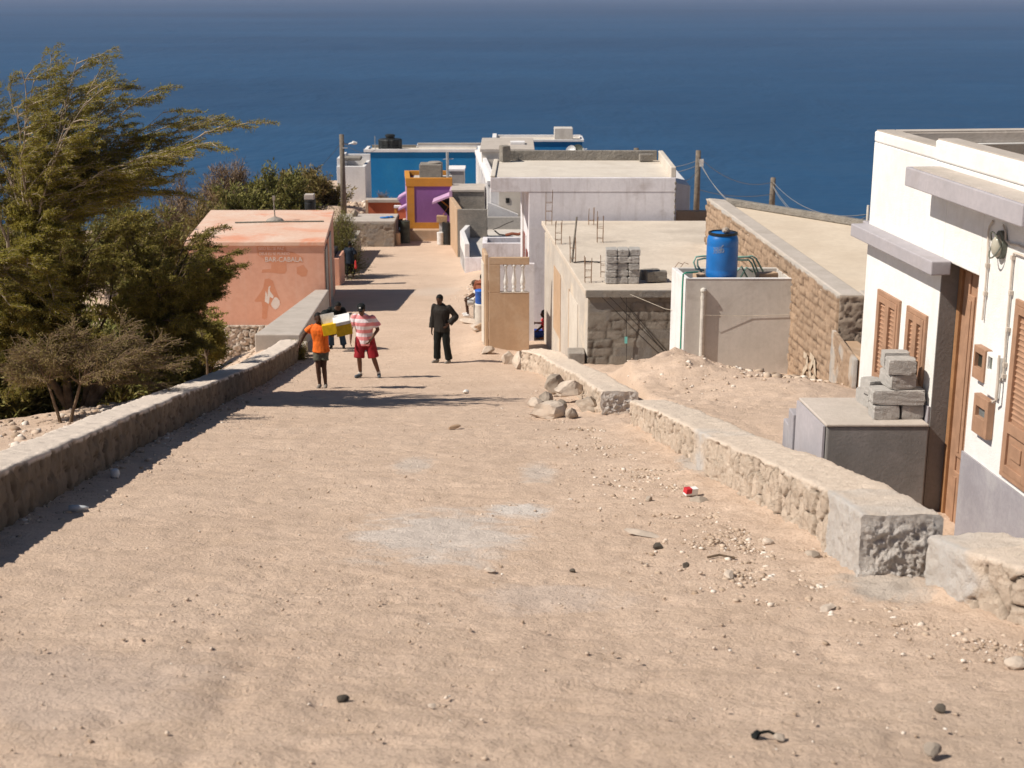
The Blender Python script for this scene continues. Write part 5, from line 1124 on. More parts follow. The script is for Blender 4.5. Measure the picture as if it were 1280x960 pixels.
rk(696,496,28,'dark brown rock at the back of the pile with a shaded hollow','stone_grey',.1,15,(1,.9,.9),RP,sub=3)
rk(669,510,24,'small tan rock at the far left of the rock pile','stone_pale',0,16,(1.2,.8,.6),RP)
rk(752,503,24,'upright slab of rock leaning on the broken wall end','stone_pale',.05,17,(.7,.7,1.3),RP)
rk(776,522,30,'pale rock in the gap between the two right walls','stone_pale',0,18,(1.2,.9,.8),RP)
rk(762,512,26,'pale rock at the foot of the broken wall end, left of the gap','stone_pale',.05,19,(1.2,.9,.7),RP)
rk(789,518,22,'upright white stone at the start of the second right wall','white_bag' if 0 else 'stone_pale',.05,20,(.6,.6,1.4),RP)
rk(742,510,26,'brown rock wedged between the pile and the wall','stone_grey',.05,31,(1,.9,.8),RP)
rk(700,516,20,'small brown rock in the front centre of the pile','stone_grey',.02,32,(1,.9,.9),RP)
rk(728,498,26,'pale rock high at the back right of the pile','stone_pale',.12,33,(1.1,.9,.8),RP)
rk(682,508,24,'brown rock low at the back left of the pile','stone_grey',.04,34,(1.1,.9,.8),RP)
rk(650,461,24,'big upright pale stone at the far end of the right wall','stone_pale',.0,21,(1,.8,1.1),RP)
rk(636,455,20,'second upright pale stone at the far end of the right wall','stone_pale',.0,22,(1,.8,1.0),RP)
rk(609,446,18,'flat rock alone before the tan balustrade wall','stone_pale',0,23,(1.3,.9,.6),RP)
rk(600,420,24,'low pale stone in the rubble left of the balustrade','stone_pale',0,24,(1.5,1,.45),RP)
rk(616,438,22,'pale stone at the corner of the balustrade wall','stone_pale',0,25,(1.3,1,.5),RP)
rk(588,405,20,'flat pale slab left of the white drum','stone_pale',0,26,(1.6,1,.35),RP)
rk(640,438,26,'long flat stone under the balustrade wall','stone_pale',0,27,(1.7,1,.4),RP)
rk(600,382+44,14,'small block of cut stone below the white drum','tan_render',.1,28,(1.2,1,.8),RP)
LT='loose stones on the dirt road'
for i,(px,py,s_,mat,lab,sq) in enumerate([(612,716,14,'stone_pale','pale stone in the middle of the road below the grey cement patch',(1.3,1,.6)),(428,878,17,'stone_dark','small black and grey stone at the lower left of the road',(1.2,1,.7)),(1176,892,18,'stone_dark','dark round stone at the lower right of the road',(1.1,1,.8)),
    (1168,944,30,'stone_grey','brown flat stone at the bottom right corner of the road',(1.3,1,.5)),(975,925,20,'stone_grey','brown stone beside the dark scrap at the bottom right',(1.4,1,.5)),(805,672,40,'stone_pale','flat whitish slab on the road right of centre',(1.5,.6,.12)),
    (1035,765,28,'stone_pale','flat white stone by the foot of the block end',(1.4,.7,.25)),(912,722,26,'stone_pale','thin pale slab in front of the right wall',(1.5,.6,.2)),(540,890-4+0,12,'stone_pale','tiny pale stone near the bottom centre',(1.1,1,.6)),
    (822,686,16,'stone_dark','dark stone just below the flat whitish slab',(1.3,1,.6)),(812,628,14,'stone_grey','grey stone between the slab and the right wall',(1.1,1,.8)),(875,632,22,'stone_grey','brown stone beside the red and white carton',(1.3,1,.6)),
    (960,683,18,'stone_pale','pale lump at the foot of the right wall',(1.1,1,.7)),(1015,700,24,'stone_grey','angular stone at the foot of the wall before the block end',(1.4,1,.5)),(568,540-4,14,'tan_render','brick coloured flat fragment in the tree shadow area',(1.6,.6,.4)),(583,492,9,'white_bag','small white fragment on the road beyond the tree shadow',(1.2,1,.7)),
    (857,710,13,'stone_dark','dark pebble left of the thin pale slab',(1.2,1,.7)),(716,717,10,'stone_dark','tiny dark stone right of the grey patch',(1,1,.7)),(1273,835,34,'stone_pale','pale stone cut by the right edge of the photo',(1.2,1,.5)),(350,468,9,'stone_pale','small pale stone by the boy',(1,1,.6))]):
    rk(px,py,s_,lab,mat,0,100+i,sq,LT)
# carton, bottles, scrap
g=G(866,622); z=zgs(g.x,g.y); cp=thing('crushed_carton','small crushed red and white carton at the foot of the right wall','carton',(g.x,g.y,z))
bm=B(); obox(bm,Vector((g.x-.07,g.y,z+.012)),Vector((.95,.3,0)).normalized(),Vector((-.3,.95,0)).normalized(),Vector((.15,0,1)).normalized(),0,.13,0,.08,0,.07); obj('box',bm,'white_card',cp,.004)
bm=B(); obox(bm,Vector((g.x-.07,g.y-.002,z+.014)),Vector((.95,.3,0)).normalized(),Vector((-.3,.95,0)).normalized(),Vector((.15,0,1)).normalized(),-.001,.06,-.002,.082,.02,.072); obj('print',bm,'red_print',cp,.002)
g=G(115,640); z=zgs(g.x,g.y); g.x-=.12; bm=B(); tube(bm,[(g.x-.1,g.y,z+.035),(g.x-.02,g.y+.02,z+.03),(g.x+.04,g.y+.03,z+.03),(g.x+.08,g.y+.035,z+.03)],[.03,.033,.022,.012],10); solo('plastic_bottle',bm,'clear_bottle','crushed clear plastic bottle in the shade of the left wall','bottle',smooth=True)
g=G(144,597); z=zgs(g.x,g.y); bm=B(); lathe(bm,(g.x,g.y,z),[(.045,0),(.055,.03),(.05,.08),(.03,.1)],14); solo('plastic_cup',bm,'clear_bottle','round pale plastic cup in the shade of the left wall','cup',smooth=True)
g=G(945,922); z=zgs(g.x,g.y); bm=B(); rock(bm,(g.x,g.y,z+.015),.035,7,2,.5,(1.3,.9,.5)); tube(bm,[(g.x,g.y,z+.02),(g.x+.06,g.y+.01,z+.025),(g.x+.11,g.y-.01,z+.01)],.008,5); solo('dark_scrap',bm,'black_cloth','black rubber scrap at the bottom right of the road','scrap')
g=G(900,700); z=zgs(g.x,g.y); bm=B(); tube(bm,[(g.x-.1,g.y,z+.02),(g.x,g.y+.03,z+.03),(g.x+.12,g.y+.0,z+.015)],.010,5); solo('dry_stick',bm,'bark_brown','dark dry stick on the gravel near the right wall','stick')
# white bag by the tank
c=P(836,452,27.4); c.z=zgs(c.x,27.4)+.12; bm=B(); 
for i,(dx,dz,s_) in enumerate(((0,0,.16),(.1,-.03,.12),(-.1,-.03,.12),(.02,.07,.09))): rock(bm,(c.x+dx,c.y,c.z+dz),s_,60+i,2,.75,(1.1,.9,.8))
solo('white_sack',bm,'white_bag','crumpled white sack lying on the soil mound beside the tank','sack')
# blue tub on white drum
dD_=43.8; g=P(601.5,405,dD_); z=zgs(g.x,g.y)
g=P(601.5,406,dD_); wd_=thing('white_drum','dirty white plastic drum under the blue tub, left of the balustrade','drum',(g.x,g.y,g.z-.1)); r_=8.3*dD_/FP; H=Z(379,dD_)-g.z
bm=B(); lathe(bm,(g.x,g.y,g.z-.05),[(r_*.8,0),(r_*.9,.05),(r_*.98,H*.35),(r_,H*.7),(r_*.93,H*.95),(r_*.98,H+.0),(r_*.98,H+.05)],24); obj('body',bm,'dirty_white_plastic',wd_,smooth=True)
bt3=thing('blue_tub','bright blue tub standing on the white drum','tub',(g.x,g.y,g.z+H)); bm=B(); r2_=7.6*dD_/FP; H2=Z(362.5,dD_)-Z(379,dD_); lathe(bm,(g.x,g.y,g.z+H+.003),[(r2_*.92,0),(r2_*.98,.02),(r2_,H2*.9),(r2_*1.05,H2*.92),(r2_*1.05,H2)],24); obj('body',bm,'blue_tub',bt3,smooth=True)
bm=B(); lathe(bm,P(609,412,dD_-.6),[(.035,0),(.05,.02),(.05,.14),(.02,.2),(.02,.24)],10); solo('plastic_bottle',bm,'white_plastic','small white bottle at the foot of the white drum','bottle')
# gravel
def scatter(name,n,fn,mat,label=None,kind='stuff',smin=.006,smax=.03,sub=1,seed=3):
    rnd=np.random.default_rng(seed); base=[]
    for k in range(6):
        t=bmesh.new(); bmesh.ops.create_icosphere(t,subdivisions=sub,radius=1)
        vs=np.array([v.co[:] for v in t.verts]); vs*=1+rnd.uniform(-.38,.3,(len(vs),1)); fs_=np.array([[v.index for v in f.verts] for f in t.faces]); t.free(); base.append((vs,fs_))
    x,y=fn(rnd,n); n=len(x); z=zg(x,y); s=smin+(smax-smin)*rnd.random(n)**6
    P_=[];Q_=[];o=0
    ang=rnd.uniform(0,6.28,n)
    for k,(vs,fs_) in enumerate(base):
        id_=np.arange(k,n,6); c,sn_=np.cos(ang[id_]),np.sin(ang[id_]); sq=rnd.uniform(.5,.9,len(id_))
        vx=vs[None,:,0]*c[:,None]*1.25-vs[None,:,1]*sn_[:,None]; vy=vs[None,:,0]*sn_[:,None]*1.25+vs[None,:,1]*c[:,None]; vz=vs[None,:,2]*sq[:,None]
        S=s[id_][:,None]; co=np.stack([vx*S+x[id_][:,None],vy*S+y[id_][:,None],vz*S+(z[id_]+s[id_]*.1)[:,None]],-1).reshape(-1,3)
        q=(fs_[None]+(np.arange(len(id_))*len(vs))[:,None,None]).reshape(-1,3)+o; P_.append(co);Q_.append(q);o+=len(co)
    me=rawmesh(name,np.concatenate(P_),np.concatenate(Q_)); ob=link(name,me,mat); ob['kind']=kind
    if label: ob['label']=label; ob['category']='gravel'
    return ob
def f_road(r,n):
    y=4+36*r.random(n)**1.6; a=xl(y)+.5; b=xr(y)-.5; u=r.random(n); return a+(b-a)*u,y
def f_right(r,n):
    y=7.5+16*r.random(n)**1.2; b=xr(y)-.5; return b-np.abs(r.normal(0,.55,n)),y
def f_left(r,n):
    y=6+30*r.random(n); b=xl(y)+.5; return b+np.abs(r.normal(0,.25,n)),y
def f_out(r,n):
    y=12+26*r.random(n); return xl(y)-np.abs(r.normal(0,2.2,n)),y
def f_pile(r,n): return 4.9+r.normal(0,.45,n),25.4+r.normal(0,.7,n)
def f_heap(r,n): return -.85+r.normal(0,.45,n)-.0,52+r.normal(0,1.6,n)
def f_plat(r,n): return r.uniform(-16,-4.5,n),r.uniform(75,88,n)
scatter('gravel',16000,f_road,'pebble','loose gravel scattered over the dirt road',smin=.003,smax=.013,seed=3)
scatter('gravel',20000,f_right,'pebble','gravel and broken stone along the foot of the right wall',smin=.004,smax=.026,seed=4)
scatter('gravel',1500,f_left,'pebble','gravel along the foot of the left wall',smin=.006,smax=.035,seed=5)
scatter('rubble',2500,f_out,'pebble','stony rubble on the slope behind the left wall',smin=.012,smax=.085,seed=6)
def f_mound(r,n): return 3.0+r.normal(0,1.3,n),25.0+r.normal(0,1.7,n)
scatter('rubble',900,f_mound,'pebble','stones and clods scattered over the soil mound',smin=.006,smax=.045,seed=17)
scatter('rubble',700,f_pile,'pebble','pile of broken pale stone at the foot of the stone house',smin=.03,smax=.11,seed=7)
scatter('rubble',700,f_heap,'pebble','heap of small stones by the road before the terrace house',smin=.03,smax=.10,seed=8)
scatter('rubble',1200,f_plat,'pebble','rubble ground beyond the stone shed',smin=.03,smax=.22,seed=9)
# ================================================================== VEGETATION
class Leaves:
    def __init__(s): s.c=[];s.d=[];s.L=[];s.w=[]
    def add(s,c,d,L,w): s.c.append(c);s.d.append(d);s.L.append(L);s.w.append(w)
    def build(s,name,mat,parent,seed=1,flat=.6):
        r=np.random.default_rng(seed); c=np.array(s.c);d=np.array(s.d);L=np.array(s.L)[:,None];w=np.array(s.w)[:,None]
        d/=np.linalg.norm(d,axis=1,keepdims=True)+1e-9
        n=r.normal(0,1,c.shape); n[:,2]=np.abs(n[:,2])+flat*2; sd=np.cross(d,n); sd/=np.linalg.norm(sd,axis=1,keepdims=True)+1e-9
        tip=c+d*L; m=c+d*L*.45
        m[:,2]+=.12*L[:,0]*r.uniform(-.6,1,len(c))
        co=np.stack([c,m+sd*w*.5,tip,m-sd*w*.5],1).reshape(-1,3); q=np.arange(len(c)*4).reshape(-1,4)
        me=rawmesh(name,co,q); return link(name,me,mat,parent)
def nvec(r,s=1): return Vector((r.gauss(0,s),r.gauss(0,s),r.gauss(0,s)))
def limbpath(a,b,r,rise,wob,n=9):
    L=(b-a).length; c1=a.lerp(b,.35)+Vector((0,0,rise*L)); pts=[]
    o1=nvec(r,wob*L); o2=nvec(r,wob*L)
    for i in range(n):
        t=i/(n-1); p=(1-t)**2*a+2*t*(1-t)*c1+t*t*b
        p=p+o1*math.sin(math.pi*t)*.6+o2*math.sin(2*math.pi*t)*.4+nvec(r,wob*L*.12)*(0<i<n-1); pts.append(p)
    return pts
def grow(bm,lv,pts,r0,depth,r,wind,lw,dens,maxd=2,spread=1.0,sub=(7,6),leaf=(.035,.075)):
    n=len(pts); tube(bm,pts,[max(.0035,r0*(1-.82*i/(n-1))) for i in range(n)],6 if depth==0 else (4 if depth==1 else 3),cap=False)
    L=sum((b-a).length for a,b in zip(pts,pts[1:]))
    if depth>=maxd:
        m=int(dens*L/.02)
        for k in range(m):
            t=r.random()**.8*(n-1); i=min(int(t),n-2); p=pts[i].lerp(pts[i+1],t-i); ax=(pts[i+1]-pts[i]).normalized()
            d=(ax*.5+nvec(r,.6)+Vector((wind*.25,0,-.05)))
            lv.add(tuple(p+nvec(r,.012)),tuple(d),r.uniform(*leaf),r.uniform(.35,.6)*lw)
        return
    k=sub[depth] if depth<len(sub) else 5
    for j in range(k):
        t=(.25+.75*(j+r.random())/k)*(n-1) if depth==0 else (.1+.9*(j+r.random())/k)*(n-1)
        i=min(int(t),n-2); p=pts[i].lerp(pts[i+1],t-i); ax=(pts[i+1]-pts[i]).normalized()
        dl=(ax*.9+nvec(r,.42*spread)+Vector((wind*.5,0,.05)));dl.z*=.45;dl.normalize()
        l=(.62 if depth==0 else .27)*r.uniform(.6,1.35)*(1-.4*t/(n-1))*(1.0 if depth else min(1.5,L/2.0))
        e=p+dl*l
        grow(bm,lv,limbpath(p,e,r,.06,.05,5 if depth==0 else 4),r0*(.42 if depth==0 else .4),depth+1,r,wind,lw,dens,maxd,spread,sub,leaf)
def tree(name,label,cat,base,stems,targets,trunk_r,limb_r,mat_b,mat_l,seed,dens=1.0,lw=.022,wind=1,group=None,sub=(9,7),leaf=(.035,.075),rise=.1,extra=1):
    r=random.Random(seed); t=thing(name,label,cat,base,group); bm=B(); lv=Leaves(); tb=B()
    ends=[]
    for s_ in stems:
        s_=Vector(s_); pts=limbpath(Vector(base)-Vector((0,0,.3)),s_,r,.05,.04,8); tube(tb,pts,[trunk_r*(1-.45*i/7) for i in range(8)],9); ends.append(s_)
    obj('trunk',tb,mat_b,t,smooth=True)
    ex=[]
    for i in range(len(targets)):
        for m_ in range(extra):
            a_=Vector(targets[i]); near=sorted(targets,key=lambda q:(Vector(q)-a_).length)[1:5]; b_=Vector(r.choice(near)); ex.append(a_.lerp(b_,r.uniform(.25,.75))+Vector((r.gauss(0,.1),r.gauss(0,.35),r.gauss(0,.08))))
    for T in list(targets)+ex:
        T=Vector(T)+nvec(r,.05); e=min(ends,key=lambda q:(q-T).length+r.random()*.6)
        pts=limbpath(e,T,r,rise,.045,11); grow(bm,lv,pts,limb_r*r.uniform(.7,1.1),0,r,wind,lw,dens,2,1.0,sub,leaf)
    obj('limbs',bm,mat_b,t,smooth=True); c=lv.build('crown',mat_l,t,seed); print(name,'leaves',len(lv.c)); return t
base=P(-130,500,24.5); base.z=zgs(base.x,24.5)
tg=[(290,157,24.6,1),(262,178,24.0,1),(225,150,25.2,1),(190,112,25,1),(205,190,24.2,1),(150,105,24.6,1),(120,92,25.6,1),(92,72,24.4,0),(60,85,25.5,1),(25,80,24,1),(118,130,23.6,1),(60,130,24.8,1),(10,110,25.6,1),(160,165,24.6,1),(110,175,25.2,1),(70,190,24.2,1),(30,170,23.5,1),(0,205,25,1),(-40,110,24.5,1),(-90,150,24.5,1),(-60,220,25,1),(-160,230,24.5,1),(-130,320,24.5,1),
    (180,225,25,1),(135,235,24.2,1),(90,240,25,1),(40,245,24.6,1),(215,240,24.6,1),(20,290,24,1),(-20,330,23.6,1),(50,350,23.8,1),(0,260,24.4,1),(90,300,24.2,1),(10,380,23.6,1),(60,270,23.8,1),(-30,420,23.6,1),(30,330,23.4,1),(70,390,24,1)]
tree('acacia_tree','large wind-bent acacia with bare silvery limbs reaching over the sea on the left','tree',base,[P(-20,360,24.6),P(-40,320,24.0),P(10,320,25.0),P(40,290,24.4)],[P(x,y,d) for x,y,d,_ in tg],.10,.030,'bark_silver','acacia_leaf',5,dens=3.3,lw=.026,sub=(12,9),leaf=(.03,.075),extra=1)
base=P(95,500,27.0); base.z=zgs(base.x,27.0)
tg=[(260,290,27),(275,318,26.6),(268,345,27.2),(262,372,26.8),(240,395,26.6),(225,320,26),(200,290,27.5),(165,270,27),(130,280,26.2),(90,270,27),(50,275,26.4),(10,285,26.8),(190,340,25.8),(150,330,26.4),(110,330,25.6),(70,325,26.4),(30,330,26),(-10,330,26.4),(215,410,26),(180,385,26.6),(140,390,25.6),(100,380,26.6),(60,380,26),(20,385,25.6),(-20,400,26),(240,430,26.8),(225,455,26.6),(180,440,26.4),(130,440,26.8),(80,440,26.6),(30,440,26.4),(-10,450,26.6),(40,480,25.8),(90,470,26.2),(0,490,25.6),(150,462,26.4),(200,470,26.8),(60,300,26),(0,360,25.4),(40,420,25.4),(120,430,25.6),(170,350,26),(245,340,27.6),(215,370,27.4)]
tree('acacia_tree','dense low dark green acacia spreading in front of the pink bar','tree',base,[P(120,420,27),P(70,400,26.5),P(170,420,27),P(200,400,27),P(30,400,26.6)],[P(x,y,d) for x,y,d in tg],.10,.028,'bark_brown','acacia_leaf_deep',8,dens=3.2,lw=.033,sub=(11,9),leaf=(.035,.085),rise=.03,extra=2)
# bare thorn bush in front
base=P(85,520,21.5); base.z=zgs(base.x,21.5)
tg=[(200,400,22),(160,380,22.4),(130,410,21.5),(95,385,22),(60,400,21.6),(30,420,22),(0,430,21.8),(175,440,21.6),(140,460,21.2),(110,450,22.6),(60,460,21.3),(20,470,21.6),(215,450,22.6),(190,480,22)]
tg=[(a,b_+28 if b_<435 else b_,d) for a,b_,d in tg]
tree('thorn_bush','tangle of bare brown thorn branches behind the left road wall','bush',base,[P(100,480,21.6),P(60,480,21.7)],[P(x,y,d) for x,y,d in tg],.035,.015,'thorn_twig','scrub_leaf',11,dens=.5,lw=.026,wind=.2,sub=(12,9),rise=.12,extra=1)
base=P(262,470,30.0); base.z=zgs(base.x,30)
tree('leafy_shrub','dark green shrub climbing the corner of the pink bar foundation','shrub',base,[P(258,445,30)],[P(x,y,30+.3*i) for i,(x,y) in enumerate(((250,400),(262,415),(240,420),(268,440),(250,455),(235,450),(258,385)))],.04,.02,'bark_brown','acacia_leaf_deep',12,dens=2.2,lw=.05,sub=(7,6),leaf=(.05,.1),rise=.05)
# bushes beyond the bar
def bush(name,label,px,pyb,d,wpx,hpx,seed,mat_l,mat_b='bark_brown',n=26,dens=1.0,twig=False,grp='scrub bushes beyond the pink bar',lw=.09,leaf=(.12,.28)):
    r=random.Random(seed); c=P(px,pyb,d); c.z=min(c.z,zgs(c.x,d)+.2) if not twig else c.z
    W=wpx*d/FP/2; H=hpx*d/FP; z0=Z(pyb,d); zz=zgs(c.x,d); H=H+max(0,z0-zz-.1); z0=min(z0,zz+.1); n=int(n*min(2,H/(hpx*d/FP))); t=thing(name,label,'bush',Vector((c.x,d,c.z)),grp); bm=B(); lv=Leaves(); st=B()
    for i in range(3): tube(st,[(c.x+.1*i-.1,d,c.z-.3),(c.x+r.uniform(-.3,.3)*W,d,c.z*.4+(z0+H*.35)*.6)],.05,6)
    obj('stem',st,mat_b,t)
    for i in range(n):
        a=r.uniform(0,2*math.pi); rr=r.random()**.5; u=Vector((math.cos(a)*rr*W,math.sin(a)*rr*W*.8,0)); hh=H*(1-.75*rr**2.2)*(r.uniform(.75,1.08) if i%3 else r.uniform(.3,.8))
        e=Vector((c.x,d,z0))+u+Vector((0,0,hh)); b0=Vector((c.x+u.x*.3,d+u.y*.3,z0+.05))
        pts=limbpath(b0,e,r,.05,.05,6); sc=max(.7,min(1.5,H))
        n_=len(pts); tube(bm,pts,[.03*(1-.8*k/(n_-1)) for k in range(n_)],4,cap=False)
        for j in range(9):
            t_=(.35+.65*r.random())*(n_-1); k=min(int(t_),n_-2); p=pts[k].lerp(pts[k+1],t_-k); dl=((pts[k+1]-pts[k]).normalized()+nvec(r,.6)).normalized()*r.uniform(.2,.5)*sc
            q=[p,p+dl*.5+nvec(r,.03),p+dl]; tube(bm,q,[.012,.008,.004],3,cap=False)
            for m in range(int(22*dens)):
                u_=r.random(); pp=q[0].lerp(q[2],u_)+nvec(r,.06*sc); lv.add(tuple(pp),tuple(dl+nvec(r,.3)),r.uniform(*leaf),r.uniform(.6,1)*lw)
    obj('branches',bm,mat_b,t)
    if lv.c: lv.build('foliage',mat_l,t,seed)
bush('thorny_bush','round brown twiggy bush standing highest behind the pink bar roof',292,268,74,95,62,21,'dry_twig','dry_twig',70,1.2,lw=.035,leaf=(.15,.35))
bush('green_bush','green bush filling the gap behind the bar roof mast',345,270,72,110,56,22,'bush_leaf',n=60,dens=1.6)
bush('green_bush','broad olive bush just left of the utility pole',388,262,78,95,50,23,'scrub_leaf',n=55,dens=1.4)
bush('green_bush','low green bush in front of the brown twiggy bush',305,274,66,120,38,24,'bush_leaf',n=50,dens=1.5)
bush('thorny_bush','pale grey-brown twiggy bush left of the others, touching the sea',228,275,62,90,42,25,'dry_twig','dry_twig',60,1.1,lw=.035,leaf=(.12,.3))
bush('thorny_bush','low pale brown scrub at the left edge of the bar roof',258,276,58,70,32,26,'scrub_leaf','dry_twig',40,1.1,lw=.05,leaf=(.12,.25))
bush('green_bush','low bush behind the black cistern',400,262,80,44,22,27,'scrub_leaf',n=18,dens=1.1)
bush('green_bush','far olive bush peeking over the round twiggy bush, towards the pole',360,262,82,60,46,28,'scrub_leaf',n=24,dens=1.2)
for i,(px,py,d,w,h) in enumerate([(30,500,28,170,130),(120,490,31,150,110),(205,462,33,110,90),(-40,500,27,140,160),(190,300,50,110,45),(150,290,58,90,50),(60,300,60,140,60),(-40,310,60,150,70),(200,420,38,90,60),(150,450,36,80,50)]):
    bush('green_bush',['wide low bush at the left edge just behind the thorn branches','low bush behind the thorn branches in the middle','low bush nearest the rocks by the bar foundation','bush at the far left edge of the view','mid green bush on the slope behind the low acacia, nearest the bar roof','olive bush seen through the acacia limbs above the slope','wide bush on the slope far behind the acacia','bush on the slope at the left edge of the view','bush below the bar front wall behind the acacia','low bush under the acacia near the stone foundation'][i],px,py,d,w,h,40+i,'bush_leaf',n=44,dens=1.3,lw=.06,grp='bushes on the slope behind the acacias')
bush('roadside_bush','green leafy bush growing beside the bar at the ramp wall',428,318,60,46,44,30,'bush_leaf',n=40,dens=1.3,lw=.03,leaf=(.05,.1),grp=None)
bush('roadside_bush','green bush against the stone shed left of the ramp wall',425,296,66,44,32,31,'bush_leaf',n=26,dens=1.3,lw=.03,leaf=(.05,.1),grp=None)
bush('dark_weed','dark weedy clump at the far end of the left road wall',372,452,36.4,18,22,32,'acacia_leaf_deep',n=14,dens=1,lw=.02,leaf=(.03,.07),grp=None)
bush('thorny_bush','dead dry brush lying on the rubble before the blue house wall',480,262,84,30,18,33,'dry_twig','bark_brown',18,.5,grp=None,lw=.02)
# ================================================================== PEOPLE
def ell(bm,c,r,rot=None,seg=14):
    t=bmesh.new(); bmesh.ops.create_uvsphere(t,u_segments=seg,v_segments=seg*2//3,radius=1); mp={}
    for v in t.verts:
        p=Vector((v.co.x*r[0],v.co.y*r[1],v.co.z*r[2])); 
        if rot: p=rot@p
        mp[v]=bm.verts.new(p+Vector(c))
    for f in t.faces: bm.faces.new([mp[v] for v in f.verts])
    t.free()
def cone(bm,a,b_,r0,r1,n=12,caps=True):
    a=Vector(a);b_=Vector(b_); tube(bm,[a,a.lerp(b_,.5),b_],[r0,(r0+r1)/2,r1],n)
    if caps: ell(bm,a,(r0,)*3,seg=10); ell(bm,b_,(r1,)*3,seg=10)
def loft(bm,rings,n=16):
    """rings: (center, side vec, front vec, rx, ry)"""
    R_=[[bm.verts.new(Vector(c)+s_*(math.cos(2*math.pi*j/n)*rx)+f_*(math.sin(2*math.pi*j/n)*ry)) for j in range(n)] for c,s_,f_,rx,ry in rings]
    for a,b_ in zip(R_,R_[1:]):
        for j in range(n): bm.faces.new((a[j],a[(j+1)%n],b_[(j+1)%n],b_[j]))
    bm.faces.new(R_[0][::-1]); bm.faces.new(R_[-1])
def vox(bm,name,mat,parent,size=.011,smooth=3,loc=None,H=1.0,rz=0,paint=None,disp=0):
    bmesh.ops.recalc_face_normals(bm,faces=bm.faces)
    me=bpy.data.meshes.new(name); bm.to_mesh(me); bm.free(); o=bpy.data.objects.new('tmp',me); COL.objects.link(o)
    md=o.modifiers.new('r','REMESH'); md.mode='VOXEL'; md.voxel_size=size
    if smooth: sm=o.modifiers.new('s','SMOOTH'); sm.iterations=smooth; sm.factor=.5
    m2=bake(o); m2.materials.clear(); m2.name=name
    if disp:
        n=len(m2.vertices); co=np.empty(n*3,np.float32); m2.vertices.foreach_get('co',co); co=co.reshape(-1,3); no=np.empty(n*3,np.float32); m2.vertices.foreach_get('normal',no); no=no.reshape(-1,3)
        d=disp*(fbm(co[:,0]*14+co[:,1]*5,co[:,2]*7+co[:,1]*9,3,77)); co+=no*d[:,None].astype(np.float32); m2.vertices.foreach_set('co',co.ravel())
    mats=mat if isinstance(mat,list) else [mat]
    for k in mats: m2.materials.append(M[k])
    if paint:
        for p in m2.polygons: p.material_index=paint(p.center)
    m2.transform(Matrix.Rotation(rz,4,'Z')@Matrix.Diagonal((H,H,H,1)))
    o=bpy.data.objects.new(name,m2); COL.objects.link(o); o.parent=parent; m2.polygons.foreach_set('use_smooth',[True]*len(m2.polygons)); return o
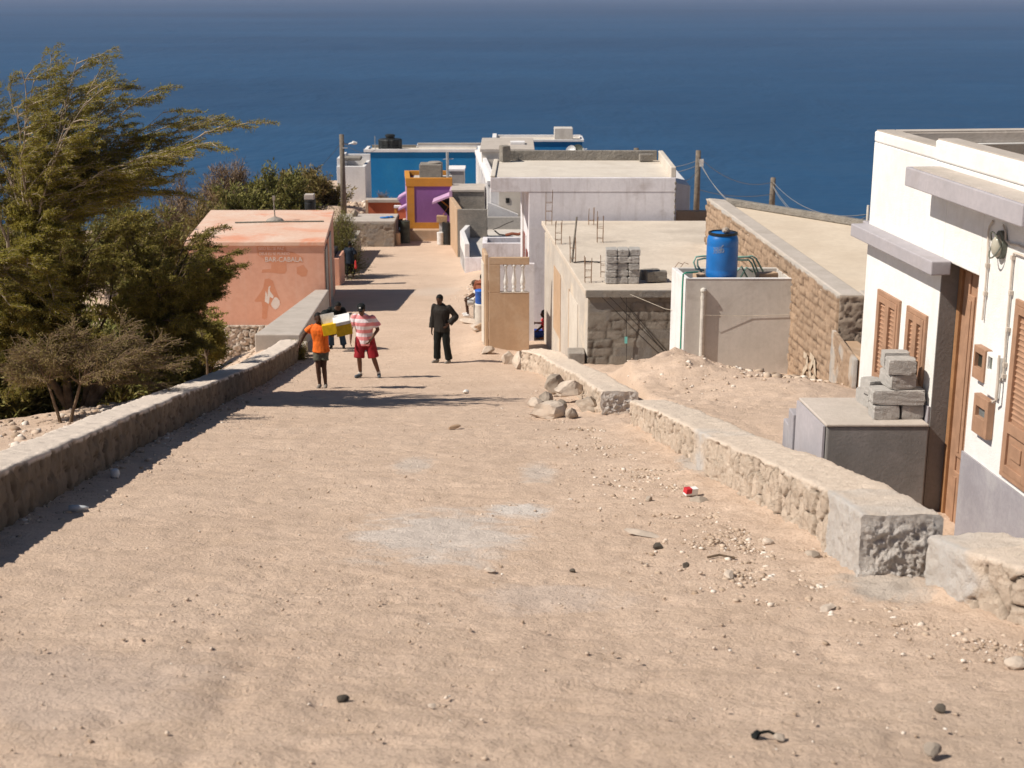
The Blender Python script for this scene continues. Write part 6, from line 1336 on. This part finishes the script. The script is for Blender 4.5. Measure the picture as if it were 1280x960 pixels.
def person(label,loc,H,rz,J,cl,skin='skin',lean=None,headyaw=0,headpitch=0,hat=None,hair='short',name='person',curl=.5):
    """J: joints in body units (height 1.75, x to the figure's image-right when facing -y)"""
    k=H/1.75; t=thing(name,label,'person',loc); V=Vector
    D=dict(pel=(0,0,.95),wai=(0,0,1.08),che=(0,0,1.28),nec=(0,.0,1.47),hea=(0,-.02,1.615),
        sL=(-.175,0,1.42),eL=(-.22,.02,1.14),hL=(-.24,-.04,.90),sR=(.175,0,1.42),eR=(.22,.02,1.14),hR=(.24,-.04,.90),
        pL=(-.09,0,.93),kL=(-.10,-.02,.50),aL=(-.11,.02,.09),pR=(.09,0,.93),kR=(.10,-.02,.50),aR=(.11,.02,.09),fL=(-.12,-.13,.03),fR=(.12,-.13,.03))
    D.update(J); D={a:V(b_) for a,b_ in D.items()}
    side=(D['sR']-D['sL']).normalized(); sideP=(D['pR']-D['pL']).normalized()
    up=(D['nec']-D['pel']).normalized(); fr=up.cross(side).normalized()*-1
    fr=-side.cross(up)*-1; fr=side.cross(up).normalized()*-1
    if fr.y>0 and abs(fr.y)>.3: fr=-fr
    def torso(bm,g=0,low=-.02):
        s2=(side+sideP).normalized()
        pel,wai,che,nec=D['pel'],D['wai'],D['che'],D['nec']; sh=(D['sL']+D['sR'])/2
        loft(bm,[(pel-up*(.08+low*-1),sideP,fr,.125+g,.10+g),(pel,sideP,fr,.165+g,.115+g),(wai,s2,fr,.14+g,.10+g),(che,side,fr,.17+g,.118+g),(sh-up*.07,side,fr,.182+g,.112+g),(sh-up*.0,side,fr,.165+g*.6,.09+g*.6),(sh+(nec-sh)*.55,side,fr,.105+g*.6,.075+g*.5),(nec+up*.01,side,fr,.06+g*.5,.06+g*.4)])
        for s_ in ('sL','sR'): ell(bm,D[s_]-up*.012,(.050+g*.5,)*3)
    bm=B(); torso(bm)
    D['hea']=D['hea']-V((0,0,.02)); cone(bm,D['nec']-up*.04,D['hea']-V((0,0,.05)),.062,.056)
    Rh=Matrix.Rotation(headyaw,3,'Z')@Matrix.Rotation(headpitch,3,'X'); h=D['hea']
    ell(bm,h+Rh@V((0,.012,.025)),(.079,.097,.098),Rh); ell(bm,h+Rh@V((0,-.018,-.045)),(.06,.07,.075),Rh)
    ell(bm,h+Rh@V((0,-.088,-.018)),(.014,.02,.026),Rh,8); ell(bm,h+Rh@V((0,-.08,-.058)),(.026,.014,.011),Rh,8); ell(bm,h+Rh@V((0,-.072,.014)),(.045,.018,.012),Rh,8)
    for s_ in (-1,1): ell(bm,h+Rh@V((s_*.074,.012,-.01)),(.012,.022,.032),Rh,8)
    for s_ in 'LR':
        cone(bm,D['s'+s_],D['e'+s_],.052,.040); cone(bm,D['e'+s_],D['h'+s_],.040,.026)
        e,w=D['e'+s_],D['h'+s_]; d=(w-e).normalized(); sg=-1 if s_=='L' else 1
        inw=V((-sg,0,0)); inw=(inw-d*inw.dot(d)).normalized(); fw=d.cross(inw)*sg
        if fw.y>0: fw=-fw
        pc_=w+d*.05; M3=Matrix((fw,inw,d)).transposed(); ell(bm,pc_,(.040,.017,.05),M3)
        for i in range(4):
            o=fw*(.030-.020*i); ln=(.072,.082,.077,.062)[i]; a0=w+d*.085+o; a1=a0+(d*(1-curl*.25)+inw*curl*.45).normalized()*ln*.55; a2=a1+(d*(1-curl*.8)+inw*curl).normalized()*ln*.5
            cone(bm,a0,a1,.0095,.009,8); cone(bm,a1,a2,.009,.0075,8)
        t0=w+d*.025+fw*.03; t1=t0+(d*.7+fw*.6+inw*.3).normalized()*.04; t2=t1+(d*.9+fw*.1+inw*.4).normalized()*.03
        cone(bm,t0,t1,.012,.010,8); cone(bm,t1,t2,.010,.008,8)
        cone(bm,D['p'+s_],D['k'+s_],.082,.056); cone(bm,D['k'+s_],D['k'+s_].lerp(D['a'+s_],.35),.054,.054); cone(bm,D['k'+s_].lerp(D['a'+s_],.3),D['a'+s_],.055,.036)
        a=D['a'+s_]; f=D['f'+s_]; ell(bm,a-V((0,0,.03)),(.036,.045,.045)); cone(bm,V((a.x,a.y,.035+min(a.z,f.z)-.03 if a.z>.2 else .04)),f+V((0,0,.01)),.036,.03)
    eyes=[h+Rh@V((s_*.03,-.078,.0)) for s_ in (-1,1)]; mouth=h+Rh@V((0,-.09,-.058))
    def paint(c):
        for e in eyes:
            if (c-e).length<.013: return 1
        if abs((c-mouth).dot(Rh@V((1,0,0))))<.022 and (c-mouth).length<.024 and abs((c-mouth).z)<.006: return 2
        return 0
    vox(bm,'body',[skin,'black_cloth','crimson' if 0 else 'skin'],t,.0105,2,H=k,rz=rz,paint=paint)
    if hair:
        bm=B(); ell(bm,h+Rh@V((0,.022,.038)),(.085,.099,.096),Rh,18)
        for v in list(bm.verts):
            q=Rh.inverted()@(v.co-h)
            if q.z<-.015 or (q.y<-.045 and q.z<.062): v.co=h+Rh@V((q.x*.86,q.y*.86 if q.y<0 else q.y*.86,max(q.z,-.03)))
        if hair=='bun': ell(bm,h+Rh@V((0,.03,.14)),(.045,.045,.05)); ell(bm,h+Rh@V((0,.04,.08)),(.075,.075,.06))
        vox(bm,'hair','hair',t,.010,1,H=k,rz=rz)
    if hat:
        bm=B(); loft(bm,[(h+Rh@V((0,.012,z)),Rh@V((1,0,0)),Rh@V((0,1,0)),rx,ry) for z,rx,ry in ((.04,.086,.106),(.075,.088,.108),(.11,.08,.098),(.135,.05,.065),(.142,.012,.016))])
        yv=Rh@V((0,1,0)); loft(bm,[(h+Rh@V((0,-.11,.038)),Rh@V((1,0,0)),Rh@V((0,1,0)),.066,.07),(h+Rh@V((0,-.11,.052)),Rh@V((1,0,0)),Rh@V((0,1,0)),.062,.066)])
        vox(bm,'cap',hat[0],t,.009,1,H=k,rz=rz)
        if len(hat)>1:
            bm=B(); ell(bm,h+Rh@V((0,-.088,.085)),(.026,.012,.022),Rh,10); vox(bm,'cap_badge',hat[1],t,.006,0,H=k,rz=rz)
    # clothes
    top=cl.get('top')
    if top:
        mat,g,sl,hem=top; bm=B(); torso(bm,g,0)
        pel=D['pel']; s2=sideP; loft(bm,[(pel-up*hem,s2,fr,.165+g+.012,.125+g+.01),(pel-up*hem*.3,s2,fr,.168+g,.122+g),(D['wai'],(side+sideP).normalized(),fr,.15+g,.112+g),(D['che'],side,fr,.172+g,.12+g)])
        for s_ in 'LR':
            a,e,w=D['s'+s_],D['e'+s_],D['h'+s_]
            if sl<=1: q=a.lerp(e,sl); a=a-up*.01; tube(bm,[a,a.lerp(q,.5),q],[.052+g*.5,.052+g*.9,.052+g*1.4],12); ell(bm,a,(.052+g*.5,)*3)
            else:
                a=a-up*.01; ell(bm,a,(.052+g*.5,)*3); cone(bm,a,e,.052+g*.5,.046+g*.7); tube(bm,[e,e.lerp(w,.5),e.lerp(w,sl-1)],[.046+g,.042+g,.036+g*1.2],12)
        if cl.get('collar'):
            loft(bm,[(D['nec']-up*.02,side,fr,.078,.075),(D['nec']+up*.025,side,fr,.066,.066)])
        vox(bm,'shirt',mat,t,.012,3,H=k,rz=rz,disp=cl.get('disp',.013))
    bot=cl.get('bottom')
    if bot:
        mat,g,ln=bot; bm=B(); pel=D['pel']
        loft(bm,[(pel+up*.07,sideP,fr,.145+g*.2,.10+g*.2),(pel,sideP,fr,.165+g*.35,.115+g*.3),(pel-up*.09,sideP,fr,.165+g*.5,.115+g*.4),(pel-up*.13,sideP,fr,.13+g,.10+g)])
        for s_ in 'LR':
            a,kk,an=D['p'+s_],D['k'+s_],D['a'+s_]
            if ln<=1: q=a.lerp(kk,ln); tube(bm,[a,a.lerp(q,.5),q],[.088+g,.082+g,.074+g*1.5],14)
            else: tube(bm,[a,a.lerp(kk,.5),kk,kk.lerp(an,.5),kk.lerp(an,ln-1)],[.09+g,.08+g,.066+g,.062+g,.058+g*1.4],14)
            ell(bm,a,(.09+g,)*3); 
            if ln>1: ell(bm,kk,(.066+g,)*3)
        vox(bm,'trousers' if ln>1 else 'shorts',mat,t,.012,3,H=k,rz=rz,disp=cl.get('disp',.013))
    sh=cl.get('shoes')
    if sh:
        for s_ in 'LR':
            a,f=D['a'+s_],D['f'+s_]; bm=B(); hz_=V((a.x,a.y+.02,min(a.z-.05,.04) if a.z<.2 else a.z-.05))
            cone(bm,hz_,f+V((0,0,.012)),.044,.038); ell(bm,a-V((0,-.005,.02)),(.043,.05,.04)); vox(bm,'shoe',sh,t,.010,1,H=k,rz=rz)
    if cl.get('sock'):
        for s_ in 'LR':
            a=D['a'+s_]; bm=B(); tube(bm,[a+V((0,0,.0)),a.lerp(D['k'+s_],.13)],.044,12); vox(bm,'sock',cl['sock'],t,.009,1,H=k,rz=rz)
    return t
def ground_at(px,py,d=None):
    g=G(px,py); return Vector((g.x,g.y,zgs(g.x,g.y)))
# boy in orange with the box
gb_=ground_at(403,485)
person('person in orange T-shirt and camouflage shorts carrying yellow boxes, other arm held out',gb_,1.66,0,
   dict(pel=(.0,0,.93),che=(-.02,0,1.26),nec=(-.03,0,1.45),hea=(-.035,-.02,1.60),sL=(-.19,0,1.40),eL=(-.36,.02,1.20),hL=(-.47,-.02,.97),sR=(.14,0,1.41),eR=(.27,-.08,1.22),hR=(.36,-.24,1.30),
    pL=(-.075,0,.9),kL=(-.07,-.05,.49),aL=(-.06,.02,.09),fL=(-.08,-.13,.03),pR=(.075,0,.9),kR=(.055,-.02,.49),aR=(.07,.03,.09),fR=(.08,-.12,.03)),
   dict(top=('orange_shirt',.022,.62,.10),bottom=('camo',.02,.62),shoes='sole'),hair='short',headyaw=.15)
bx=gb_+Vector((.30,-.42,0))
yb_=thing('yellow_box','yellow carton with a white open flap, carried in front by the person in orange','box',P(411,416,29.0-.0)-Vector((0,.42,0)))
c=P(411,406,28.85); u=Vector((.98,.15,.16)).normalized(); v_=Vector((-.17,.1,.98)); v_=(v_-u*v_.dot(u)).normalized(); w_=v_.cross(u)
bm=B(); obox(bm,c,u,v_,w_,-.145,.145,-.20,.02,-.16,.16); obj('carton',bm,'yellow',yb_,.008)
bm=B(); obox(bm,c,u,v_,w_,-.142,.142,.022,.22,.145,.160); obox(bm,c,u,v_,w_,-.05,.04,-.10,.022,.161,.166); obj('flap',bm,'white_card',yb_)
yc_=thing('yellow_box','wider yellow box with white lid, right of the open carton the person carries','box',P(427,415,29.0))
c=P(428,406,29.0); u=Vector((.97,.1,.20)).normalized(); v_=Vector((-.2,-.28,.95)); v_=(v_-u*v_.dot(u)).normalized(); w_=v_.cross(u)
bm=B(); obox(bm,c,u,v_,w_,-.155,.175,-.17,.08,-.17,.17); obj('carton',bm,'yellow_dark',yc_,.008)
bm=B(); obox(bm,c,u,v_,w_,-.165,.185,.082,.16,-.18,.18); obj('lid',bm,'white_card',yc_,.01)
bm=B(); obox(bm,c,u,v_,w_,-.05,.09,-.17,-.03,.171,.175); obj('handhold',bm,'dark_opening_and_shade',yc_)
# man in striped polo
person('person in pink and white striped polo, crimson shorts and black cap, legs apart',ground_at(456,472),1.80,0,
   dict(pel=(.03,0,.92),wai=(.02,0,1.05),che=(.02,-.04,1.26),nec=(.0,-.08,1.45),hea=(-.02,-.13,1.58),sL=(-.18,-.05,1.40),eL=(-.27,.0,1.13),hL=(-.27,-.14,.90),sR=(.21,-.05,1.38),eR=(.32,-.02,1.10),hR=(.18,-.20,.92),
    pL=(-.07,0,.88),kL=(-.10,-.08,.47),aL=(-.10,.05,.09),fL=(-.19,-.06,.03),pR=(.12,0,.88),kR=(.21,-.04,.47),aR=(.31,.05,.09),fR=(.33,-.09,.03)),
   dict(top=('striped_polo',.04,.75,.15),bottom=('crimson',.035,1.0),shoes='shoe_grey',sock='white_cloth',collar=1),skin='skin_warm',hat=('black_cloth','white_card'),hair='short',headyaw=-.15,headpitch=.2)
# man in black
person('person in a charcoal jacket and black trousers standing alone, one hand on the hip',ground_at(553,454),1.82,-.35,
   dict(pel=(.0,0,.95),che=(.0,0,1.29),nec=(-.01,-.02,1.48),hea=(-.03,-.06,1.61),sL=(-.195,0,1.42),eL=(-.245,.02,1.13),hL=(-.24,-.06,.86),sR=(.195,0,1.42),eR=(.35,.06,1.18),hR=(.22,-.10,1.02),
    pL=(-.09,0,.92),kL=(-.12,-.03,.50),aL=(-.14,.02,.09),fL=(-.20,-.12,.03),pR=(.09,0,.92),kR=(.12,-.03,.50),aR=(.16,.03,.09),fR=(.14,-.13,.03)),
   dict(top=('charcoal',.035,1.92,.14),bottom=('black_cloth',.025,1.95),shoes='sole',collar=1,disp=.014),hair='short',headyaw=-.1,headpitch=.25)
# dark stooping figure behind the boxes
q=ground_at(420,431); q=Vector((P(420,431,38.5).x,38.5,0)); q.z=zgs(q.x,q.y)
person('person in black jacket and dark jeans stooping in the shade behind the yellow boxes',q,1.72,0,
   dict(pel=(-.02,.1,.88),wai=(0,.03,1.0),che=(.04,-.12,1.12),nec=(.08,-.25,1.22),hea=(.14,-.34,1.30),sL=(-.10,-.2,1.17),eL=(-.26,-.24,.93),hL=(-.28,-.36,.75),sR=(.24,-.18,1.18),eR=(.33,-.3,.96),hR=(.2,-.45,.86),
    pL=(-.1,.08,.86),kL=(-.12,-.06,.48),aL=(-.14,.06,.09),fL=(-.16,-.09,.03),pR=(.1,.1,.86),kR=(.16,-.02,.48),aR=(.2,.1,.09),fR=(.22,-.05,.03)),
   dict(top=('black_cloth',.05,1.9,.1),bottom=('denim',.025,1.95),shoes='black_cloth',disp=.015),hair='short',headpitch=.5)
bm=B()
c=P(411,398,37.9)
for i in range(5): ell(bm,(c.x+random.uniform(-.1,.1),c.y+random.uniform(-.08,.08),c.z-.15+random.uniform(-.2,.25)),(.17,.15,.2))
bgp=thing('black_bag','big shapeless black bag held by the stooping person in the shade','bag',(c.x,c.y,c.z-.5)); 
for v in bm.verts: v.co-=Vector((c.x,c.y,c.z-.5))
vox(bm,'body','black_bag',bgp,.02,2,disp=.04)
# woman in the distance
person('person in dark clothes with hair tied high, walking in the distance by the ramp wall',ground_at(438,349),1.62,math.pi*.92,
   dict(pel=(.0,0,.93),che=(.0,0,1.26),nec=(-.01,-.01,1.45),hea=(-.02,-.02,1.60),sL=(-.18,0,1.40),eL=(-.26,.0,1.14),hL=(-.26,-.12,.93),sR=(.18,0,1.40),eR=(.26,.06,1.14),hR=(.30,.10,.92),
    pL=(-.08,0,.9),kL=(-.11,-.10,.50),aL=(-.14,-.04,.09),fL=(-.14,-.17,.03),pR=(.08,0,.9),kR=(.10,.02,.50),aR=(.13,.14,.11),fR=(.13,.02,.03)),
   dict(top=('dark_blue',.04,.9,.2),bottom=('black_cloth',.03,1.7),shoes='sole'),hair='bun')
q=P(444.5,330,59.3); bm=B(); ell(bm,(0,0,.0),(.05,.06,.18)); ell(bm,(.0,0,-.10),(.065,.07,.12)); rbg=thing('red_bag','red bag hanging at the side of the distant person','bag',(q.x,q.y,q.z)); vox(bm,'body','red_cloth',rbg,.015,1,disp=.02)
SIT=dict(pel=(0,.0,.50),wai=(0,-.01,.63),che=(0,-.04,.83),nec=(0,-.08,1.01),hea=(0,-.12,1.15),sL=(-.18,-.06,.96),eL=(-.22,-.20,.75),hL=(-.18,-.40,.62),sR=(.18,-.06,.96),eR=(.22,-.20,.75),hR=(.18,-.40,.62),
    pL=(-.09,-.02,.50),kL=(-.12,-.45,.50),aL=(-.12,-.44,.09),fL=(-.12,-.58,.03),pR=(.09,-.02,.50),kR=(.12,-.45,.50),aR=(.12,-.40,.09),fR=(.12,-.54,.03))
# seated with cap, facing left
q=Vector((P(600,395,46).x,46.0,0)); q.z=zgs(q.x,46); q.z=max(q.z,Z(394,46)-.02)
person('person in white shirt and brown cap seated facing left behind the blue tub',q,1.68,-math.pi/2,dict(SIT,hea=(0,-.17,1.12)),dict(top=('white_cloth',.03,.7,.03),bottom=('white_cloth',.03,.95),shoes='white_card'),hat=('brown_cap',),hair='short',headpitch=.35)
bm=B(); rock(bm,(q.x+.03,q.y+.05,q.z+.2),.26,201,2,.6,(1,1,.85)); solo('rock',bm,'stone_pale','pale stone that the person in the white shirt sits on','stone')
# rust shirt, seen from behind over the tub
q=Vector((P(603,400,45.0).x,45.0,0)); q.z=Z(360,45)-.72
person('person in a rust brown top bent forward behind the blue tub',q,1.65,math.pi,dict(SIT,hea=(0.0,-.28,1.08),nec=(0,-.2,1.0),che=(0,-.10,.84)),dict(top=('rust_cloth',.055,1.3,.06),bottom=('black_cloth',.03,1.9),shoes='black_cloth',disp=.016),hair='short',headpitch=.4)
bm=B(); box(bm,q.x-.28,q.x+.28,q.y-.2,q.y+.25,q.z-.6,q.z+.36); solo('concrete_block',bm,'rough_block','low rough block seat under the person in rust brown','seat',bevel=.03)
# seated in the alley
q=Vector((P(686.5,433,40.75).x-.06,40.75,0)); q.z=Z(436,40.75)
person('person in red shirt and blue shorts sitting beside the cinder block house',q,1.62,-math.pi/2,dict(SIT,eL=(-.22,-.16,.78),hL=(-.16,-.36,.80),hR=(.16,-.38,.58)),dict(top=('red_cloth',.03,.7,.03),bottom=('blue_cloth',.035,.95),shoes='sole'),hair='short')
bm=B(); box(bm,q.x-.22,q.x+.25,q.y-.22,q.y+.22,q.z-.3,q.z+.38); solo('orange_crate',bm,'orange_cloth','orange crate used as a seat by the person in red','crate',bevel=.03)
# dark figure by the green barrel
q=Vector((P(497.5,298,72.6).x,72.6,0)); q.z=zgs(q.x,72.6)
person('person in black sitting in the shade beside the dark green barrel',q,1.7,.2,dict(SIT),dict(top=('black_cloth',.04,1.9,.04),bottom=('dark_blue',.03,1.9),shoes='black_cloth'),hair='short')
bm=B(); box(bm,q.x-.2,q.x+.2,q.y-.05,q.y+.35,q.z-.1,q.z+.41); solo('concrete_block',bm,'rough_block','low dark block seat by the green barrel','seat',bevel=.03)
